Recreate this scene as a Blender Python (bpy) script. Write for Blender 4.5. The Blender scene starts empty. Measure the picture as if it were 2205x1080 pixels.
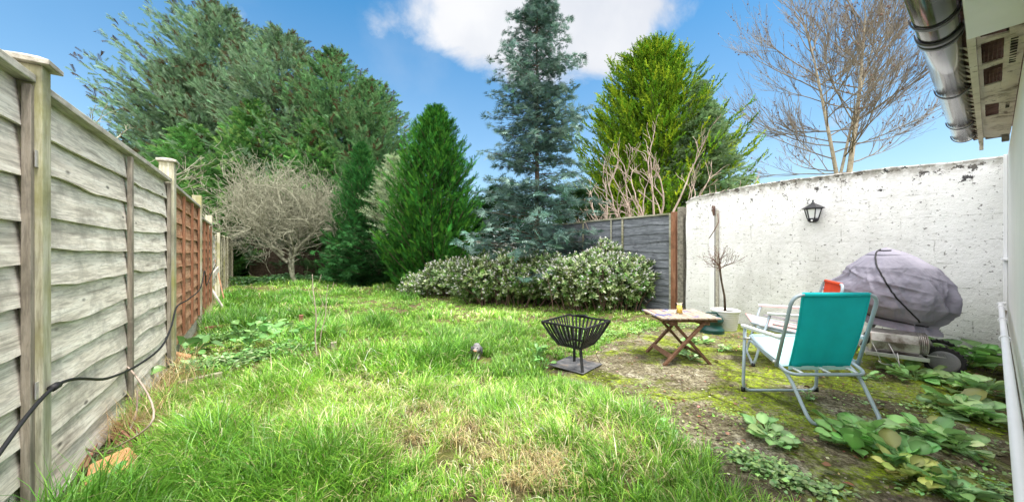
import bpy, math, random
import numpy as np
from mathutils import Vector, Matrix
random.seed(7); rng = np.random.default_rng(7)
S = bpy.context.scene; COL = S.collection; R = math.radians; PI = math.pi

# ---------------------------------------------------------------- camera
F, H = 735.0, 1.05                       # focal length in photo pixels, eye height
cam = bpy.data.objects.new('camera', bpy.data.cameras.new('camera')); COL.objects.link(cam)
cam.location = (0, 0, H); cam.rotation_euler = (R(90), 0, 0)
cam.data.sensor_width = 36; cam.data.lens = 12.0; cam.data.clip_start = 0.02; cam.data.clip_end = 3000
S.camera = cam
# ---------------------------------------------------------------- world + sun
SUN = Vector((0.30, -0.20, 0.93)).normalized()          # direction towards the sun
elev = math.asin(SUN.z); azim = math.atan2(SUN.x, SUN.y)
W = bpy.data.worlds.new('World'); S.world = W; W.use_nodes = True
nt = W.node_tree; N = nt.nodes; L = nt.links; N.clear()
out = N.new('ShaderNodeOutputWorld'); bg = N.new('ShaderNodeBackground'); bg.inputs[1].default_value = 0.15
sky = N.new('ShaderNodeTexSky'); sky.sky_type = 'NISHITA'; sky.sun_disc = False
sky.sun_elevation = elev; sky.sun_rotation = azim; sky.air_density = 1.0; sky.dust_density = 0.6; sky.ozone_density = 1.6
tc = N.new('ShaderNodeTexCoord')
def nmath(op, a=None, b=None, c=None, clamp=False):
    m = N.new('ShaderNodeMath'); m.operation = op; m.use_clamp = clamp
    for i, q in enumerate((a, b, c)):
        if q is None: continue
        if isinstance(q, (int, float)): m.inputs[i].default_value = q
        else: L.new(q, m.inputs[i])
    return m.outputs[0]
hsv = N.new('ShaderNodeHueSaturation'); hsv.inputs['Saturation'].default_value = 1.32; hsv.inputs['Value'].default_value = 0.62
hsv.inputs['Hue'].default_value = 0.487
L.new(sky.outputs[0], hsv.inputs['Color'])
sep = N.new('ShaderNodeSeparateXYZ'); L.new(tc.outputs['Generated'], sep.inputs[0])
# one big soft cloud high in the north plus thin veils, by direction
def blob(direction, inner, outer, stretch):
    d = Vector(direction).normalized()
    mp = N.new('ShaderNodeMapping'); mp.vector_type = 'POINT'
    L.new(tc.outputs['Generated'], mp.inputs[0])
    mp.inputs['Location'].default_value = (-d.x*stretch[0], -d.y*stretch[1], -d.z*stretch[2])
    mp.inputs['Scale'].default_value = stretch
    ln = N.new('ShaderNodeVectorMath'); ln.operation = 'LENGTH'; L.new(mp.outputs[0], ln.inputs[0])
    mr = N.new('ShaderNodeMapRange'); mr.inputs['From Min'].default_value = outer; mr.inputs['From Max'].default_value = inner
    L.new(ln.outputs['Value'], mr.inputs['Value']); return mr.outputs[0]
nz = N.new('ShaderNodeTexNoise'); nz.inputs['Scale'].default_value = 5.0; nz.inputs['Detail'].default_value = 9; nz.inputs['Roughness'].default_value = 0.58
nz.inputs['Distortion'].default_value = 0.3
L.new(tc.outputs['Generated'], nz.inputs['Vector'])
b1 = blob((0.0, 1.0, 0.74), 0.0, 0.40, (1.05, 1.0, 1.9))
b2 = blob((0.26, 1.0, 0.70), 0.0, 0.27, (1.0, 1.0, 1.8))
bb = nmath('MAXIMUM', b1, b2)
s1 = nmath('ADD', nmath('MULTIPLY', bb, 1.15), nmath('MULTIPLY', nmath('SUBTRACT', nz.outputs[0], 0.5), 1.5))
mask = N.new('ShaderNodeMapRange'); mask.interpolation_type = 'SMOOTHSTEP'
mask.inputs['From Min'].default_value = 0.16; mask.inputs['From Max'].default_value = 0.62; L.new(s1, mask.inputs['Value'])
nz3 = N.new('ShaderNodeTexNoise'); nz3.inputs['Scale'].default_value = 2.3; nz3.inputs['Detail'].default_value = 6
L.new(tc.outputs['Generated'], nz3.inputs['Vector'])
veil = N.new('ShaderNodeMapRange'); veil.inputs['From Min'].default_value = 0.50; veil.inputs['From Max'].default_value = 0.85; veil.inputs['To Max'].default_value = 0.35
L.new(nz3.outputs[0], veil.inputs['Value'])
low = N.new('ShaderNodeMapRange'); low.inputs['From Min'].default_value = 0.55; low.inputs['From Max'].default_value = 0.0; low.inputs['To Max'].default_value = 0.42
L.new(sep.outputs[2], low.inputs['Value'])
# unseen broken bright cloud, added behind the camera and overhead as soft fill light
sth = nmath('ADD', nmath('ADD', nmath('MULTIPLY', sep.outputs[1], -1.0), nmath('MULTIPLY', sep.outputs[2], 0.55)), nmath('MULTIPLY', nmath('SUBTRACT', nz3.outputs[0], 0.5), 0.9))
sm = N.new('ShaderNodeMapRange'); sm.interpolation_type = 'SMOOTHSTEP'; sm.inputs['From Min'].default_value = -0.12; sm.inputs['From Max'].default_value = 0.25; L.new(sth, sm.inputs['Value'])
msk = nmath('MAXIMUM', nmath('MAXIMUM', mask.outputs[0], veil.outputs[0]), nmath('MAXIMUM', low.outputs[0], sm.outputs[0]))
cr = N.new('ShaderNodeValToRGB'); L.new(nz3.outputs[0], cr.inputs[0])
cr.color_ramp.elements[0].position = 0.35; cr.color_ramp.elements[0].color = (1.75, 1.9, 2.2, 1)
cr.color_ramp.elements[1].position = 0.62; cr.color_ramp.elements[1].color = (2.65, 2.68, 2.75, 1)
mx = N.new('ShaderNodeMix'); mx.data_type = 'RGBA'
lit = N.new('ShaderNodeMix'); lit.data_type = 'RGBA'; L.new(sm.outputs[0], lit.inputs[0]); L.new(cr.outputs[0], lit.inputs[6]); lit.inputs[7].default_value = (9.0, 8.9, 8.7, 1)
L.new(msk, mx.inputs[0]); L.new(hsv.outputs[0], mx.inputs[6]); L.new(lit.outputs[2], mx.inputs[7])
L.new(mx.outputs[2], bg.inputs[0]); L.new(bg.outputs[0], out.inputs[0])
sl = bpy.data.lights.new('sun', 'SUN'); sl.energy = 2.3; sl.angle = R(10); sl.color = (1.0, 0.955, 0.88)
so = bpy.data.objects.new('sun', sl); COL.objects.link(so); so.rotation_euler = SUN.to_track_quat('Z', 'Y').to_euler()
S.view_settings.view_transform = 'Standard'; S.view_settings.look = 'None'; S.view_settings.exposure = 1.3; S.view_settings.gamma = 1.0
S.cycles.max_bounces = 6; S.cycles.diffuse_bounces = 3; S.cycles.transparent_max_bounces = 8

# ---------------------------------------------------------------- helpers
D = Vector((0.8147, 0.5798, 0)); NG = Vector((-0.5798, 0.8147, 0))     # along the house wall / out from it (down the garden)
def gz(x, y):
    x = np.asarray(x, float); y = np.asarray(y, float)
    return -0.014*np.maximum(0, y-4.0) + 0.012*np.sin(x*1.7+1)*np.sin(y*1.3)*np.clip((0.6-x)/1.0, 0, 1)
def G(u, v, z=0.0):
    Y = F*(H-z)/(v-540.0); return Vector(((u-1102.0)/F*Y, Y, z))
def P(u, v, Y): return Vector(((u-1102.0)/F*Y, Y, H-(v-540.0)/F*Y))
def hsh(i, j, s):
    n = (i.astype(np.int64)*374761393 + j.astype(np.int64)*668265263 + s*69069) & 0xffffffff
    n = ((n ^ (n >> 13))*1274126177) & 0xffffffff
    return ((n ^ (n >> 16)) & 0xffff)/65535.0
def vn(x, y, s=0):
    x = np.asarray(x, float); y = np.asarray(y, float)
    i = np.floor(x); j = np.floor(y); a = x-i; b = y-j; a = a*a*(3-2*a); b = b*b*(3-2*b)
    return (hsh(i, j, s)*(1-a)+hsh(i+1, j, s)*a)*(1-b) + (hsh(i, j+1, s)*(1-a)+hsh(i+1, j+1, s)*a)*b
def fbm(x, y, s=0): return 0.55*vn(x, y, s)+0.3*vn(x*2.1, y*2.1, s+5)+0.15*vn(x*4.3, y*4.3, s+9)
def unit(a): return a/np.maximum(np.linalg.norm(a, axis=-1, keepdims=True), 1e-9)

class MB:
    def __init__(s): s.v = []; s.n = 0; s.f = []; s.c = []; s.sm = []; s.hasc = False
    def add(s, V, Fc, col=None, smooth=False):
        V = np.asarray(V, float).reshape(-1, 3)
        if not (isinstance(Fc, list) and len(Fc) and isinstance(Fc[0], np.ndarray)): Fc = [np.asarray(Fc)]
        for a in Fc:
            a = np.asarray(a, int)
            if a.size == 0: continue
            s.f.append(a+s.n); s.sm.append(np.full(len(a), smooth))
        s.v.append(V); s.n += len(V)
        if col is None: c = np.ones((len(V), 3))*0.5
        else:
            c = np.asarray(col, float); s.hasc = True
            if c.ndim == 1: c = np.tile(c, (len(V), 1))
        s.c.append(c)
    def box(s, c, size, rot=None, col=None, taper=1.0):
        x, y, z = [q/2 for q in size]
        V = np.array([[-x,-y,-z],[x,-y,-z],[x,y,-z],[-x,y,-z],[-x*taper,-y*taper,z],[x*taper,-y*taper,z],[x*taper,y*taper,z],[-x*taper,y*taper,z]])
        if rot is not None: V = V @ np.array(rot.to_3x3()).T
        s.add(V+np.array(c), [[0,3,2,1],[4,5,6,7],[0,1,5,4],[1,2,6,5],[2,3,7,6],[3,0,4,7]], col)
    def bar(s, p0, p1, w, t, up=(0, 0, 1), col=None):
        p0 = Vector(p0); p1 = Vector(p1); d = p1-p0; l = d.length; x = d.normalized(); u = Vector(up)
        y = u.cross(x)
        if y.length < 1e-4: y = Vector((0, 1, 0)).cross(x)
        y.normalize(); z = x.cross(y)
        s.box((p0+p1)/2, (l, w, t), Matrix((x, y, z)).transposed(), col)
    def tube(s, pts, r, sides=10, cap=True, col=None, closed=False):
        pts = np.array([tuple(p) for p in pts], float); n = len(pts)
        r = np.broadcast_to(np.asarray(r, float), (n,))
        if closed: t = unit(np.roll(pts, -1, 0)-np.roll(pts, 1, 0))
        else: t = unit(np.gradient(pts, axis=0))
        ref = np.array([0, 0, 1.0]) if abs(t[0][2]) < 0.9 else np.array([1.0, 0, 0])
        a = unit(np.cross(t[0], ref)); A = [a]
        for i in range(1, n):
            a = A[-1]-t[i]*np.dot(A[-1], t[i]); A.append(unit(a))
        A = np.array(A); B = np.cross(t, A); th = np.arange(sides)*2*PI/sides
        V = pts[:, None]+r[:, None, None]*(np.cos(th)[None, :, None]*A[:, None]+np.sin(th)[None, :, None]*B[:, None])
        m = n if closed else n-1
        i = np.repeat(np.arange(m), sides); j = np.tile(np.arange(sides), m); k = (j+1) % sides; i2 = (i+1) % n
        Fs = [np.stack([i*sides+j, i*sides+k, i2*sides+k, i2*sides+j], 1)]
        if cap and not closed: Fs += [np.arange(sides)[::-1][None], (np.arange(sides)+(n-1)*sides)[None]]
        s.add(V.reshape(-1, 3), Fs, col, True)
    def lathe(s, prof, sides=32, origin=(0, 0, 0), col=None, smooth=True, axis=None):
        prof = np.array(prof, float); th = np.arange(sides)*2*PI/sides; n = len(prof)
        V = np.stack([prof[:, 0, None]*np.cos(th), prof[:, 0, None]*np.sin(th), np.repeat(prof[:, 1, None], sides, 1)], 2).reshape(-1, 3)
        if axis is not None: V = V @ np.array(Vector(axis).to_track_quat('Z', 'Y').to_matrix()).T
        i = np.repeat(np.arange(n-1), sides); j = np.tile(np.arange(sides), n-1); k = (j+1) % sides
        s.add(V+np.array(origin), [np.stack([i*sides+j, i*sides+k, (i+1)*sides+k, (i+1)*sides+j], 1)], col, smooth)
    def tubes(s, Pn, Rn, sides=4, col=None):
        """many polylines at once: Pn (n,K,3), Rn (n,K)"""
        Pn = np.asarray(Pn, float); n, K, _ = Pn.shape
        if n == 0: return
        t = unit(np.gradient(Pn, axis=1)); ref = np.array([0.31, 0.17, 0.93])
        A = unit(np.cross(t, ref)); B = np.cross(t, A); th = np.arange(sides)*2*PI/sides
        V = Pn[:, :, None]+Rn[:, :, None, None]*(np.cos(th)[None, None, :, None]*A[:, :, None]+np.sin(th)[None, None, :, None]*B[:, :, None])
        i = np.repeat(np.arange(K-1), sides); j = np.tile(np.arange(sides), K-1); k = (j+1) % sides
        f = np.stack([i*sides+j, i*sides+k, (i+1)*sides+k, (i+1)*sides+j], 1)
        Fq = (f[None]+(np.arange(n)*K*sides)[:, None, None]).reshape(-1, 4)
        c = None
        if col is not None:
            col = np.asarray(col, float)
            c = np.repeat(col, K*sides, 0) if col.ndim == 2 else col
        s.add(V.reshape(-1, 3), Fq, c, True)
    def inst(s, T, TF, pos, d, nrm, size, col, wide=1.0, tv=None):
        """many copies of a template: T (m,3) verts, TF faces, placed with x axis along d and z axis along nrm"""
        pos = np.asarray(pos, float); n = len(pos)
        if n == 0: return
        d = unit(d); sd = unit(np.cross(nrm, d)); nn = np.cross(d, sd); size = np.broadcast_to(size, (n,))[:, None, None]
        wide = np.broadcast_to(wide, (n,))[:, None, None]
        V = pos[:, None]+size*(T[None, :, 0, None]*d[:, None]+wide*T[None, :, 1, None]*sd[:, None]+T[None, :, 2, None]*nn[:, None])
        TF = np.asarray(TF); Fq = (TF[None]+(np.arange(n)*len(T))[:, None, None]).reshape(-1, TF.shape[1])
        cc_ = np.repeat(np.asarray(col, float), len(T), 0)
        if tv is not None: cc_ = np.clip(cc_*np.tile(tv, n)[:, None], 0, .95)
        s.add(V.reshape(-1, 3), Fq, cc_, False)
    def build(s, name, mat, parent=None, bevel=0, smooth=None, loc=None, rotz=None, thick=0):
        V = np.concatenate(s.v); me = bpy.data.meshes.new(name)
        me.vertices.add(len(V)); me.vertices.foreach_set('co', V.astype(np.float32).ravel())
        tot = [np.full(len(a), a.shape[1]) for a in s.f]; tot = np.concatenate(tot); li = np.concatenate([a.ravel() for a in s.f])
        me.loops.add(len(li)); me.loops.foreach_set('vertex_index', li.astype(np.int32))
        me.polygons.add(len(tot)); st = np.concatenate([[0], np.cumsum(tot)[:-1]])
        me.polygons.foreach_set('loop_start', st.astype(np.int32)); me.polygons.foreach_set('loop_total', tot.astype(np.int32))
        sm = np.concatenate(s.sm)
        if smooth is not None: sm = np.full(len(sm), smooth)
        me.polygons.foreach_set('use_smooth', sm)
        if s.hasc:
            ca = me.color_attributes.new('Col', 'FLOAT_COLOR', 'POINT'); c = np.concatenate(s.c)
            ca.data.foreach_set('color', np.concatenate([c, np.ones((len(c), 1))], 1).astype(np.float32).ravel())
        me.update(calc_edges=True); me.validate()
        me.materials.append(mat)
        o = bpy.data.objects.new(name, me); COL.objects.link(o)
        if parent: o.parent = parent
        if loc is not None: o.location = loc
        if rotz is not None: o.rotation_euler.z = rotz
        if bevel:
            b = o.modifiers.new('Bevel', 'BEVEL'); b.width = bevel; b.segments = 2; b.limit_method = 'ANGLE'; b.angle_limit = R(40)
        if thick:
            b = o.modifiers.new('Solidify', 'SOLIDIFY'); b.thickness = thick; b.offset = 0
        return o
def tag(o, label=None, cat=None, group=None, kind=None):
    if label: o['label'] = label
    if cat: o['category'] = cat
    if group: o['group'] = group
    if kind: o['kind'] = kind
    return o
def empty(name, loc, label, cat, group=None, rotz=0):
    o = bpy.data.objects.new(name, None); COL.objects.link(o); o.location = loc; o.rotation_euler.z = rotz
    o.empty_display_size = 0.1
    return tag(o, label, cat, group)
def fillet(pts, rad, n=6):
    pts = [Vector(p) for p in pts]; o = [pts[0]]
    for i in range(1, len(pts)-1):
        a, b, c = pts[i-1], pts[i], pts[i+1]; d1 = (a-b); d2 = (c-b); r = min(rad, d1.length*0.49, d2.length*0.49)
        p = b+d1.normalized()*r; q = b+d2.normalized()*r
        for k in range(n+1):
            t = k/n; o.append(p*(1-t)**2+b*2*t*(1-t)+q*t*t)
    o.append(pts[-1]); return o

# ---------------------------------------------------------------- materials
class Mat:
    def __init__(s, name, rough=0.7, metal=0.0, spec=0.4):
        s.m = bpy.data.materials.new(name); s.m.use_nodes = True; s.t = s.m.node_tree; s.N = s.t.nodes; s.L = s.t.links
        s.b = s.N['Principled BSDF']; s.b.inputs['Roughness'].default_value = rough; s.b.inputs['Metallic'].default_value = metal
        s.b.inputs['Specular IOR Level'].default_value = spec
        s.tc = s.N.new('ShaderNodeTexCoord')
    def lk(s, a, b): s.L.new(a, b); return s
    def map(s, scale=(1, 1, 1), rot=(0, 0, 0), src='Object'):
        m = s.N.new('ShaderNodeMapping'); m.inputs['Scale'].default_value = scale; m.inputs['Rotation'].default_value = rot
        s.L.new(s.tc.outputs[src], m.inputs[0]); return m.outputs[0]
    def noise(s, scale, detail=5, rough=0.6, vec=None, dist=0):
        n = s.N.new('ShaderNodeTexNoise'); n.inputs['Scale'].default_value = scale; n.inputs['Detail'].default_value = detail
        n.inputs['Roughness'].default_value = rough; n.inputs['Distortion'].default_value = dist
        s.L.new(vec if vec else s.tc.outputs['Object'], n.inputs['Vector']); return n.outputs[0]
    def ramp(s, fac, stops, interp='LINEAR'):
        r = s.N.new('ShaderNodeValToRGB'); r.color_ramp.interpolation = interp; s.L.new(fac, r.inputs[0]); e = r.color_ramp.elements
        while len(e) < len(stops): e.new(0.5)
        for k, (p, c) in enumerate(stops):
            e[k].position = p; e[k].color = tuple(c)+(1,) if not isinstance(c, (int, float)) else (c, c, c, 1)
        return r.outputs[0]
    def mix(s, fac, a, b, mode='MIX'):
        m = s.N.new('ShaderNodeMix'); m.data_type = 'RGBA'; m.blend_type = mode
        for i, q in ((0, fac), (6, a), (7, b)):
            if isinstance(q, (int, float)): m.inputs[i].default_value = q
            elif isinstance(q, tuple): m.inputs[i].default_value = q+(1,)
            else: s.L.new(q, m.inputs[i])
        return m.outputs[2]
    def math(s, op, a, b=0.0, clamp=False):
        m = s.N.new('ShaderNodeMath'); m.operation = op; m.use_clamp = clamp
        for i, q in enumerate((a, b)):
            if isinstance(q, (int, float)): m.inputs[i].default_value = q
            else: s.L.new(q, m.inputs[i])
        return m.outputs[0]
    def attr(s, name='Col'):
        a = s.N.new('ShaderNodeAttribute'); a.attribute_name = name; return a.outputs['Color']
    def color(s, c):
        if isinstance(c, tuple): s.b.inputs['Base Color'].default_value = c+(1,)
        else: s.L.new(c, s.b.inputs['Base Color'])
        return s
    def bump(s, h, strength=0.5, dist=0.01):
        b = s.N.new('ShaderNodeBump'); b.inputs['Strength'].default_value = strength; b.inputs['Distance'].default_value = dist
        s.L.new(h, b.inputs['Height'])
        if s.b.inputs['Normal'].is_linked: s.L.new(s.b.inputs['Normal'].links[0].from_socket, b.inputs['Normal'])
        s.L.new(b.outputs[0], s.b.inputs['Normal']); return s
    def leaf(s, trans=0.35, sock=None):
        tr = s.N.new('ShaderNodeBsdfTranslucent'); mixs = s.N.new('ShaderNodeMixShader'); mixs.inputs[0].default_value = trans
        o = s.N['Material Output']; s.L.new(s.b.outputs[0], mixs.inputs[1]); s.L.new(tr.outputs[0], mixs.inputs[2]); s.L.new(mixs.outputs[0], o.inputs[0])
        if sock: s.L.new(sock, tr.inputs[0])
        return s
def leafmat(name, rough=0.5, trans=0.3, spec=0.35):
    m = Mat(name, rough, spec=spec); c = m.attr(); m.color(c); m.leaf(trans, c); return m.m
def plain(name, c, rough=0.6, metal=0, var=0.15, scale=8, bump=0.0, spec=0.4):
    m = Mat(name, rough, metal, spec); n = m.noise(scale)
    d = tuple(q*(1-var) for q in c); e = tuple(min(1, q*(1+var)) for q in c)
    m.color(m.ramp(n, [(0.3, d), (0.7, e)]))
    if bump: m.bump(m.noise(scale*6), bump, 0.004)
    return m.m
def wood(name, cols, moss=0.0, mosscol=(0.13, 0.14, 0.03), grain=(2.5, 30, 30), knots=True, rough=0.85, axis='x'):
    m = Mat(name, rough, spec=0.2)
    g = grain if axis == 'x' else (grain[1], grain[1], grain[0])
    v = m.map(g); n1 = m.noise(1.0, 8, 0.65, v, 0.6)
    c = m.ramp(n1, [(0.25, cols[0]), (0.47, cols[1]), (0.7, cols[2])])
    nf_ = m.noise(1.0, 4, 0.7, m.map(tuple(q*3.4 for q in g)), 0.3); c = m.mix(m.ramp(nf_, [(0.40, 0.55), (0.52, 0.0)]), c, tuple(q*0.5 for q in cols[1]))
    n2 = m.noise(3.0, 6, 0.7)
    c = m.mix(m.ramp(n2, [(0.50, 0.0), (0.66, 0.75)]), c, tuple(q*0.42 for q in cols[1]))
    if knots:
        vo = m.N.new('ShaderNodeTexVoronoi'); vo.inputs['Scale'].default_value = 1.0
        m.L.new(m.map((3.5, 9, 9)), vo.inputs['Vector'])
        c = m.mix(m.ramp(vo.outputs['Distance'], [(0.05, 0.8), (0.11, 0.0)]), c, tuple(q*0.3 for q in cols[0]))
    if moss:
        n3 = m.noise(2.2, 5, 0.6); c = m.mix(m.ramp(n3, [(0.62-0.25*moss, 0.0), (0.8-0.2*moss, 0.8)]), c, mosscol)
    m.color(c); m.bump(n1, 0.6, 0.003); return m.m
GREYW = ((0.15, 0.13, 0.11), (0.70, 0.64, 0.56), (0.90, 0.86, 0.79))
M = {}
M['board'] = wood('weathered grey boards', GREYW)
M['batten'] = wood('grey brown batten', ((0.10, 0.085, 0.065), (0.27, 0.235, 0.19), (0.42, 0.38, 0.33)), axis='z', knots=False)
M['rail'] = wood('pale top rail', ((0.2, 0.18, 0.14), (0.46, 0.43, 0.37), (0.62, 0.6, 0.54)), knots=False)
M['post'] = wood('mossy post', ((0.20, 0.18, 0.12), (0.46, 0.44, 0.33), (0.66, 0.64, 0.54)), moss=0.6, mosscol=(0.27, 0.26, 0.07), axis='z', knots=False)
M['russet'] = wood('russet boards', ((0.22, 0.10, 0.055), (0.46, 0.24, 0.14), (0.60, 0.40, 0.28)))
M['russet_b'] = wood('russet batten', ((0.13, 0.055, 0.03), (0.28, 0.13, 0.075), (0.38, 0.22, 0.14)), axis='z', knots=False)
M['old'] = wood('old greenish boards', ((0.13, 0.12, 0.08), (0.33, 0.31, 0.22), (0.5, 0.48, 0.38)), moss=0.4)
M['dark'] = wood('dark slate boards', ((0.05, 0.055, 0.065), (0.15, 0.165, 0.19), (0.31, 0.33, 0.37)))
M['darkrail'] = wood('mossy grey rail', ((0.15, 0.14, 0.09), (0.36, 0.36, 0.28), (0.5, 0.5, 0.43)), moss=0.4)
M['rot'] = wood('rotten red wood', ((0.10, 0.04, 0.025), (0.27, 0.13, 0.085), (0.42, 0.25, 0.18)), knots=False)
M['teak'] = wood('teak', ((0.08, 0.04, 0.025), (0.17, 0.09, 0.055), (0.26, 0.15, 0.10)), knots=False, rough=0.6, grain=(6, 50, 50))
m = Mat('blackout', 0.9); m.color((0.012, 0.010, 0.008)); M['soil'] = m.m
m = Mat('slat top', 0.6); v = m.map((30, 4, 30)); n1 = m.noise(1, 6, 0.6, v)
c = m.ramp(n1, [(0.3, (0.25, 0.16, 0.115)), (0.5, (0.42, 0.32, 0.25)), (0.7, (0.60, 0.50, 0.43))])
n2 = m.noise(7, 3); c = m.mix(m.ramp(n2, [(0.55, 0.0), (0.60, 0.85)]), c, (0.06, 0.10, 0.28)); m.color(c); M['slat'] = m.m
# white painted block wall
m = Mat('white painted blockwork', 0.85, spec=0.25)
n1 = m.noise(1.3, 6, 0.6); c = m.ramp(n1, [(0.3, (0.70, 0.695, 0.70)), (0.55, (0.83, 0.825, 0.83)), (0.8, (0.88, 0.875, 0.88))])
sp = m.N.new('ShaderNodeSeparateXYZ'); m.L.new(m.tc.outputs['Object'], sp.inputs[0])
# greenish foot of the wall
foot = m.N.new('ShaderNodeMapRange'); foot.inputs['From Min'].default_value = 0.55; foot.inputs['From Max'].default_value = 0.0; m.L.new(sp.outputs[2], foot.inputs['Value'])
c = m.mix(m.ramp(m.noise(2.0, 7, 0.7, m.map((1, 1, 0.35))), [(0.50, 0.0), (0.66, 0.45)]), c, (0.50, 0.49, 0.47))
c = m.mix(m.math('MULTIPLY', foot.outputs[0], m.ramp(m.noise(3, 6), [(0.38, 0.0), (0.68, 0.75)])), c, (0.36, 0.38, 0.31))
# small pits
pit = m.noise(30, 4, 0.7); c = m.mix(m.ramp(pit, [(0.613, 0.0), (0.638, 0.8)]), c, (0.09, 0.08, 0.075))
# pits gathered along the block courses, and the blocks
br = m.N.new('ShaderNodeTexBrick'); br.inputs['Scale'].default_value = 1.0; br.inputs['Mortar Size'].default_value = 0.006; br.inputs['Mortar Smooth'].default_value = 0.6
br.inputs['Brick Width'].default_value = 0.46; br.inputs['Row Height'].default_value = 0.235
wv = m.N.new('ShaderNodeVectorMath'); wv.operation = 'ADD'
mp = m.N.new('ShaderNodeCombineXYZ'); m.L.new(sp.outputs[0], mp.inputs[0]); m.L.new(sp.outputs[2], mp.inputs[1])
nn = m.N.new('ShaderNodeTexNoise'); nn.inputs['Scale'].default_value = 6; m.L.new(m.tc.outputs['Object'], nn.inputs['Vector'])
sc = m.N.new('ShaderNodeVectorMath'); sc.operation = 'SCALE'; sc.inputs['Scale'].default_value = 0.03; m.L.new(nn.outputs['Color'], sc.inputs[0])
m.L.new(mp.outputs[0], wv.inputs[0]); m.L.new(sc.outputs[0], wv.inputs[1]); m.L.new(wv.outputs[0], br.inputs['Vector'])
mort = br.outputs['Fac']
c = m.mix(m.math('MULTIPLY', mort, m.ramp(m.noise(9, 5, 0.7), [(0.48, 0.0), (0.60, 0.55)])), c, (0.20, 0.19, 0.17))
# big black flaked patches near the top
top = m.N.new('ShaderNodeMapRange'); top.inputs['From Min'].default_value = 1.45; top.inputs['From Max'].default_value = 1.95; m.L.new(sp.outputs[2], top.inputs['Value'])
fl = m.math('ADD', m.noise(9, 6, 0.75), m.math('MULTIPLY', top.outputs[0], 0.135))
c = m.mix(m.ramp(fl, [(0.672, 0.0), (0.686, 0.95)]), c, (0.035, 0.033, 0.035))
cap = m.N.new('ShaderNodeMapRange'); cap.inputs['From Min'].default_value = 1.78; cap.inputs['From Max'].default_value = 1.92; m.L.new(sp.outputs[2], cap.inputs['Value'])
c = m.mix(m.math('MULTIPLY', cap.outputs[0], m.ramp(m.noise(14, 6), [(0.40, 0.0), (0.56, 0.75)])), c, (0.26, 0.23, 0.20))
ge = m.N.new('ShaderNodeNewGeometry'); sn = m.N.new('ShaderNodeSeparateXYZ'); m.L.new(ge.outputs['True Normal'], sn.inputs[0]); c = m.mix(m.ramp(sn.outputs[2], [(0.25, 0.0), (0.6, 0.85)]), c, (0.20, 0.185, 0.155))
m.color(c)
m.bump(m.noise(5, 8, 0.72), 0.9, 0.035); m.bump(pit, -0.7, 0.015); m.bump(m.noise(70, 3, 0.6), 0.5, 0.005); m.bump(mort, -0.5, 0.01)
M['wall'] = m.m
M['house'] = plain('cream render', (0.88, 0.865, 0.83), 0.8, var=0.05, scale=3, bump=0.3)
M['upvc'] = plain('white plastic', (0.82, 0.82, 0.84), 0.35, var=0.03)
m = Mat('peeling soffit', 0.85, spec=0.2); c = m.ramp(m.noise(6, 8, 0.7), [(0.32, (0.20, 0.16, 0.12)), (0.45, (0.62, 0.55, 0.47)), (0.7, (0.76, 0.70, 0.62))])
c = m.mix(m.ramp(m.noise(22, 6, 0.7), [(0.60, 0.0), (0.66, 0.8)]), c, (0.14, 0.10, 0.08)); m.color(c); m.bump(m.noise(18, 7, 0.7), 0.7, 0.006); M['soffit'] = m.m
m = Mat('black gutter plastic', 0.22, spec=0.8); m.b.inputs['Coat Weight'].default_value = 1.0; m.b.inputs['Coat Roughness'].default_value = 0.12
c = m.ramp(m.noise(5, 6), [(0.4, (0.06, 0.052, 0.058)), (0.65, (0.20, 0.185, 0.195))]); m.color(c); m.b.inputs['Metallic'].default_value = 0.45; M['gutter'] = m.m
M['gutter_dark'] = plain('gutter bracket', (0.03, 0.028, 0.032), 0.35, spec=0.6)
M['tile'] = plain('dark red tile', (0.12, 0.065, 0.05), 0.9, var=0.5, scale=20, bump=0.5)
M['hole'] = plain('dark mesh hole', (0.03, 0.022, 0.018), 1.0)
m = Mat('concrete post', 0.95, spec=0.15); m.color(m.ramp(m.noise(20, 6, 0.7), [(0.35, (0.10, 0.09, 0.075)), (0.6, (0.27, 0.25, 0.21)), (0.75, (0.38, 0.36, 0.3))])); m.bump(m.noise(40), 0.8, 0.01); M['concrete'] = m.m
m = Mat('black iron', 0.55, 0.3); m.color(m.ramp(m.noise(18, 5), [(0.4, (0.012, 0.012, 0.014)), (0.75, (0.05, 0.05, 0.055))])); m.bump(m.noise(60), 0.3, 0.002); M['iron'] = m.m
m = Mat('ash plate', 0.8, 0.1); m.color(m.ramp(m.noise(9, 6), [(0.35, (0.05, 0.052, 0.06)), (0.55, (0.15, 0.15, 0.155)), (0.72, (0.30, 0.22, 0.16))])); M['plate'] = m.m
M['tubegrey'] = plain('pale grey blue enamel tube', (0.34, 0.42, 0.48), 0.38, 0.0, var=0.10, scale=14, spec=0.5)
M['armwhite'] = plain('white plastic armrest', (0.78, 0.82, 0.85), 0.4, var=0.05, scale=10)
def fabric(name, c, rough=0.75, trans=0.25, var=0.1):
    m = Mat(name, rough, spec=0.25); n = m.noise(4, 4); col = m.ramp(n, [(0.3, tuple(q*(1-var) for q in c)), (0.7, tuple(min(1, q*(1+var)) for q in c))])
    m.color(col); m.bump(m.noise(6, 3, 0.5, m.map((6, 1, 1))), 0.25, 0.004); m.leaf(trans, col); return m.m
M['teal'] = fabric('teal canvas', (0.015, 0.62, 0.65)); M['mint'] = fabric('pale mint canvas', (0.50, 0.78, 0.76), trans=0.1)
M['pink'] = fabric('faded pink canvas', (0.80, 0.40, 0.38), trans=0.1); M['red'] = fabric('orange red canvas', (0.80, 0.10, 0.04))
m = Mat('grey cover cloth', 0.7, spec=0.25); c = m.ramp(m.noise(3, 6, 0.65), [(0.3, (0.20, 0.19, 0.24)), (0.6, (0.29, 0.275, 0.34)), (0.8, (0.38, 0.36, 0.42))])
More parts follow.
